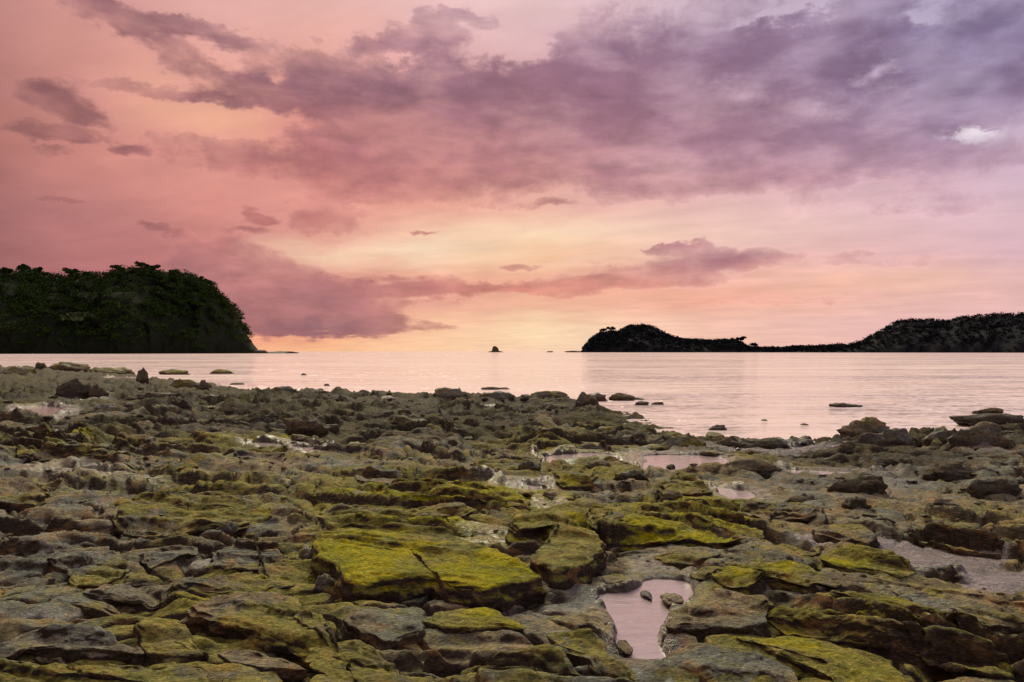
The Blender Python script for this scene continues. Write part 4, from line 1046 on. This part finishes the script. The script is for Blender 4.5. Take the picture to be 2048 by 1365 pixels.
def leaf_cloud(centres, radii, per, size, r):
    """Leaf-clump faces through the volume of many crowns."""
    C, R = [], []
    for c, rad, k in zip(centres, radii, per):
        g = r.normal(size=(k, 3)); g /= np.linalg.norm(g, axis=1)[:, None]
        g *= (r.random((k, 1)) ** 0.45)
        g[:, 2] = np.abs(g[:, 2]) * 0.9 - 0.12
        C.append(c + g * rad); R.append(np.full(k, size) * r.uniform(0.6, 1.35, k))
    C = np.vstack(C); R = np.concatenate(R)
    a = r.normal(size=C.shape); a /= np.linalg.norm(a, axis=1)[:, None]
    b = np.cross(a, r.normal(size=C.shape)); b /= np.linalg.norm(b, axis=1)[:, None]
    a *= R[:, None]; b *= (R * r.uniform(0.5, 0.9, len(R)))[:, None]
    k = 0.35 * np.cross(a, b) / R[:, None]
    q = np.stack([C - a - b * 0.6, C + a * 0.5 - b + k, C + a + b * 0.5, C - a * 0.4 + b - k], 1)
    n = len(C)
    return q.reshape(-1, 3), np.arange(n * 4).reshape(-1, 4)

def wood(name, label, px_, v_, S, count, vmin, vmax, rad, per, size, mat, r, skip=None):
    cs, rd, pr = [], [], []
    while len(cs) < count:
        i = r.uniform(0, len(px_) - 1.01); v = r.uniform(vmin, vmax)
        j = np.interp(v, v_, np.arange(len(v_)))
        if skip is not None and skip(np.interp(i, np.arange(len(px_)), px_), v, r): continue
        i0, j0 = int(i), min(int(j), len(v_) - 2); fi, fj = i - i0, j - j0
        p = (S[j0, i0] * (1 - fi) + S[j0, i0 + 1] * fi) * (1 - fj) + (S[j0 + 1, i0] * (1 - fi) + S[j0 + 1, i0 + 1] * fi) * fj
        k = rad * r.uniform(0.65, 1.45)
        if p[2] < 1.0: k *= 0.5
        k = min(k, 1.2 + 0.55 * max(p[2], 0))
        cs.append(p + [0, 0, k * 0.45]); rd.append(np.array([k, k, k * r.uniform(0.75, 1.15)])); pr.append(per)
    vt, qd = leaf_cloud(cs, rd, pr, size, r)
    return tag(obj(name, new_mesh(name, vt, qd, smooth=False, mat=mat)), label, kind='stuff')

def on_hill(px, v, px_, v_, S):
    i = np.interp(px, px_, np.arange(len(px_))); j = np.interp(v, v_, np.arange(len(v_)))
    i0, j0 = min(int(i), len(px_) - 2), min(int(j), len(v_) - 2); fi, fj = i - i0, j - j0
    return (S[j0, i0] * (1 - fi) + S[j0, i0 + 1] * fi) * (1 - fj) + (S[j0 + 1, i0] * (1 - fi) + S[j0 + 1, i0 + 1] * fi) * fj

def tube(path, radii, sides=7):
    vs, qs = [], []
    path = np.asarray(path, dtype=float)
    for i, (p, rr_) in enumerate(zip(path, radii)):
        for s in range(sides):
            an = 2 * math.pi * s / sides
            vs.append(p + [rr_ * math.cos(an), rr_ * math.sin(an), 0])
    return np.array(vs), grid_quads(len(path), sides, True)

def tree(label, base, height, spread, seed, mat, group=None, size=1.2, lean=0.0, leaves=260, bare=0.45):
    r = np.random.RandomState(seed)
    root = tag(bpy.data.objects.new('tree', None), label, 'tree', group); root.location = base; COL.objects.link(root)
    vs, qs, nb = [], [], 0
    def put(path, radii):
        nonlocal nb
        v, q = tube(path, radii); vs.append(v); qs.append(q + nb); nb += len(v)
    t_ = np.linspace(0, 1, 6)
    put(np.stack([lean * height * t_ ** 2 + 0.02 * height * np.sin(t_ * 5 + seed), 0.02 * height * np.cos(t_ * 4 + seed) * t_, t_ * height * 0.8 - 1.0], -1), 0.035 * height * (1 - 0.75 * t_) + 0.06)
    tips = []
    for k in range(5):
        an = 2 * math.pi * (k / 5) + r.uniform(-.4, .4); l = spread * r.uniform(0.5, 0.85); z0 = height * r.uniform(bare, 0.68)
        tip = np.array([lean * height * 0.4 + l * math.cos(an), l * math.sin(an), z0 + height * r.uniform(0.10, 0.26)])
        tt = np.linspace(0, 1, 4)[:, None]
        a0 = np.array([lean * height * (z0 / height) ** 2, 0, z0 - 1.0])
        put(a0 * (1 - tt) + tip * tt + np.array([0, 0, 0.06 * height]) * np.sin(tt * math.pi), 0.014 * height * (1 - 0.7 * tt[:, 0]) + 0.04); tips.append(tip)
    obj('trunk', new_mesh('trunk', np.vstack(vs), np.vstack(qs), mat=BARK), root)
    lobes = [np.array([lean * height * 0.8, 0, height * 0.66])] + tips
    rads = [np.array([spread * .62, spread * .62, height * .30])] + [np.array([spread * .46, spread * .46, height * .27]) * r.uniform(.75, 1.2) for _ in tips]
    vt, qd = leaf_cloud(lobes, rads, [leaves // 3] + [leaves // 7] * len(tips), size, r)
    obj('crown', new_mesh('crown', vt, qd, smooth=False, mat=mat), root)
    return root

rw = np.random.RandomState(3)
RIDGE = [(-760, 560), (-500, 540), (-250, 528), (-60, 534), (0, 540), (60, 534), (110, 545), (160, 540), (200, 546), (240, 536), (300, 536), (350, 541), (390, 550), (420, 558), (446, 578), (466, 602), (480, 627), (492, 654), (505, 676), (518, 693), (532, 703)]
FRONT = [(-760, 600), (0, 620), (250, 660), (400, 720), (532, 800)]
DEPTH = [(-760, 120), (200, 105), (400, 70), (470, 45), (532, 14)]
hp, hv, HS = hill_surface(RIDGE, FRONT, DEPTH, 5.0)
nr_, nc_ = HS.shape[:2]
tag(obj('headland', new_mesh('headland', HS.reshape(-1, 3), grid_quads(nr_, nc_), mat=SOIL)), 'steep dark headland with a bare cliff falling into the sea', kind='structure')
def no_leaf(px, v, r):
    if v < 0.015: return True
    if px > 470: return v < 0.8 and r.random() < 0.8 or px > 500
    if px > 330: return v < 0.10 + 0.40 * (px - 330) / 140 and r.random() < 0.6
    return False
wood('headland_wood', 'dense dark green wood covering the headland', hp, hv, HS, 2600, 0.0, 1.25, 4.8, 64, 0.62, LEAF, rw, no_leaf)
TREES = [
    (22, 1.0, 11, 6.5, "flat crowned tree at the very edge of the headland skyline"),
    (52, 1.0, 15, 6.5, "tallest pointed tree on the headland skyline, near its outer edge"),
    (76, 1.0, 12, 5.5, "round crowned tree close behind the tallest pointed one on the skyline"),
    (148, 1.0, 15, 8.0, "broad tree standing proud between two dips of the headland skyline"),
    (178, 1.0, 10, 5.0, "small tree on the shoulder of the broad one on the skyline"),
    (228, 1.0, 13, 8.0, "wide low crowned tree on the long even part of the skyline"),
    (278, 1.0, 14, 7.5, "domed tree at the highest even part of the headland skyline"),
    (306, 1.0, 12, 6.0, "narrower tree beside the domed one on the skyline"),
    (350, 1.0, 12, 6.5, "rounded tree where the skyline starts to fall towards the cliff"),
    (404, 1.0, 10, 5.0, "upright tree on the falling skyline over the cliff"),
    (420, 1.0, 11, 4.0, "feathery tree leaning out over the upper cliff"),
    (438, 0.95, 9, 4.5, "bushy tree halfway along the cliff top"),
    (452, 0.95, 9, 5.0, "thin crowned tree against the sky on the cliff, sky showing through"),
    (464, 0.9, 7, 3.5, "lowest tree clinging to the cliff edge"),
]
for i, (px, v, h, sp, lab) in enumerate(TREES):
    p = on_hill(px, v, hp, hv, HS)
    tree(lab, p - [0, 0, 2.5], h * 0.8, sp * 0.85, 40 + i, LEAF, size=0.85, lean=0.10 if 410 < px < 460 else 0.0, leaves=700, bare=0.28)
PALE = leaf_material('paler leaves', (.03, .05, .018), (.065, .095, .034), (.11, .145, .055))
p = on_hill(138, 0.10, hp, hv, HS)
tree('paler green broad tree at the foot of the headland', p, 17, 14, 77, PALE, size=1.5, leaves=520, bare=0.25)

ISLE = [(1163, 702.5), (1168, 694), (1176, 682), (1188, 671), (1200, 664), (1216, 662), (1236, 660), (1258, 651), (1284, 648), (1304, 651), (1324, 662), (1346, 672), (1372, 678), (1400, 679), (1430, 680), (1455, 677), (1472, 679), (1486, 687), (1500, 694), (1530, 694), (1562, 695), (1600, 692), (1650, 691), (1690, 689)]
ip, iv, IS = hill_surface(ISLE, [(1163, 1500), (1400, 1420), (1690, 1300)], [(1163, 30), (1280, 140), (1480, 90), (1690, 80)], 4.0, nu_=200, shape=0.6, seed=4.0)
tag(obj('island', new_mesh('island', IS.reshape(-1, 3), grid_quads(*IS.shape[:2]), mat=SOIL2)), 'dark wooded island with one rounded summit and a low neck', kind='structure')
wood('island_wood', 'dark wood covering the island', ip, iv, IS, 2400, 0.0, 1.3, 4.2, 22, 1.1, LEAF2, rw)
HILL = [(1640, 697), (1690, 691), (1712, 685), (1730, 677), (1752, 666), (1776, 651), (1800, 641), (1830, 637), (1868, 639), (1892, 641), (1915, 634), (1950, 630), (1990, 628), (2048, 625), (2150, 618), (2300, 630), (2600, 645), (3000, 668)]
kp, kv, KS = hill_surface(HILL, [(1640, 1280), (2048, 1100), (3000, 1000)], [(1640, 30), (1760, 140), (2048, 220), (3000, 200)], 4.0, nu_=240, shape=0.6, seed=9.0)
tag(obj('far_hill', new_mesh('far_hill', KS.reshape(-1, 3), grid_quads(*KS.shape[:2]), mat=SOIL2)), 'long dark wooded hill closing the bay', kind='structure')
wood('hill_wood', 'dark wood covering the long hill', kp, kv, KS, 3400, 0.0, 1.2, 4.4, 20, 1.1, LEAF2, rw)
for i, (px, h, sp, lab) in enumerate([(1482, 14, 10, "umbrella crowned tree at the end of the island, a speck of sky under it"),
                                     (1508, 11, 8, "lower tree on the island neck just past the speck of sky"),
                                     (1222, 12, 9, "tree breaking the skyline on the seaward brow of the island"),
                                     (1207, 9, 7, "smaller tree at the top of the island's seaward cliff")]):
    tree(lab, on_hill(px, 0.95, ip, iv, IS), h, sp, 90 + i, LEAF2, size=2.0, leaves=150, bare=0.5)

def far_rock(name, label, px, dist, wpx, hpx, seed, cat, scale_d=0.6):
    w, h = wpx / F * dist, hpx / F * dist
    v, f, a_ = lump(4, seed, moss=.0, dark=.75, scale=(w / 2 * 1.05, w * scale_d / 2, h / 1.15), rough=0.8)
    o = obj(name, new_mesh(name, v, f, a_, tris=True, mat=ROCK), loc=((px - CX) / F * dist, dist, -0.08 * h))
    return tag(o, label, cat)

def stack(px, dist, wpx, hpx):
    w, h = wpx / F * dist, hpx / F * dist
    n, m = 40, 26
    t_ = np.linspace(0, 1, m)
    rad = np.interp(t_, [0, .08, .3, .6, .82, .94, 1], [.74, .54, .48, .42, .34, .20, 0.02]) * w
    an = np.linspace(0, 2 * math.pi, n, endpoint=False)
    off = np.interp(t_, [0, .5, 1], [0, -.03, -.09]) * w
    V = np.stack([off[:, None] + rad[:, None] * np.cos(an), rad[:, None] * 0.8 * np.sin(an), (t_ * h * 1.06 - 0.06 * h)[:, None] + 0 * an[None]], -1).reshape(-1, 3)
    V *= 1 + 0.16 * fbm(V / w * 3.0 + 5, 4)[:, None] * np.array([1, 1, .25])
    a_ = {'moss': 0 * V[:, 0], 'dark': 0 * V[:, 0] + .75, 'pale': 0 * V[:, 0], 'wet': 0 * V[:, 0]}
    return tag(obj('sea_stack', new_mesh('sea_stack', V, grid_quads(m, n, True), a_, mat=ROCK), loc=((px - CX) / F * dist, dist, 0)), 'single tall sea stack standing on the horizon', 'sea stack')
stack(991, 1700, 14, 12.5)
far_rock('reef_rock', 'low skirt of reef round the foot of the sea stack', 990, 1715, 34, 3.4, 301, 'rock')
far_rock('reef_rock', 'tiny low rock on the horizon between sea stack and island', 1100, 1700, 14, 3.0, 302, 'rock')
far_rock('reef_rock', 'long low reef running out to sea from the tip of the island', 1146, 1560, 44, 3.2, 303, 'rock', 0.3)
far_rock('reef_rock', 'thin low reef tongue running out from the foot of the headland', 556, 815, 92, 5.0, 304, 'rock', 0.3)
far_rock('reef_rock', 'rubbly dark point where the headland cliff meets the water', 518, 795, 40, 8.0, 305, 'rock', 0.4)
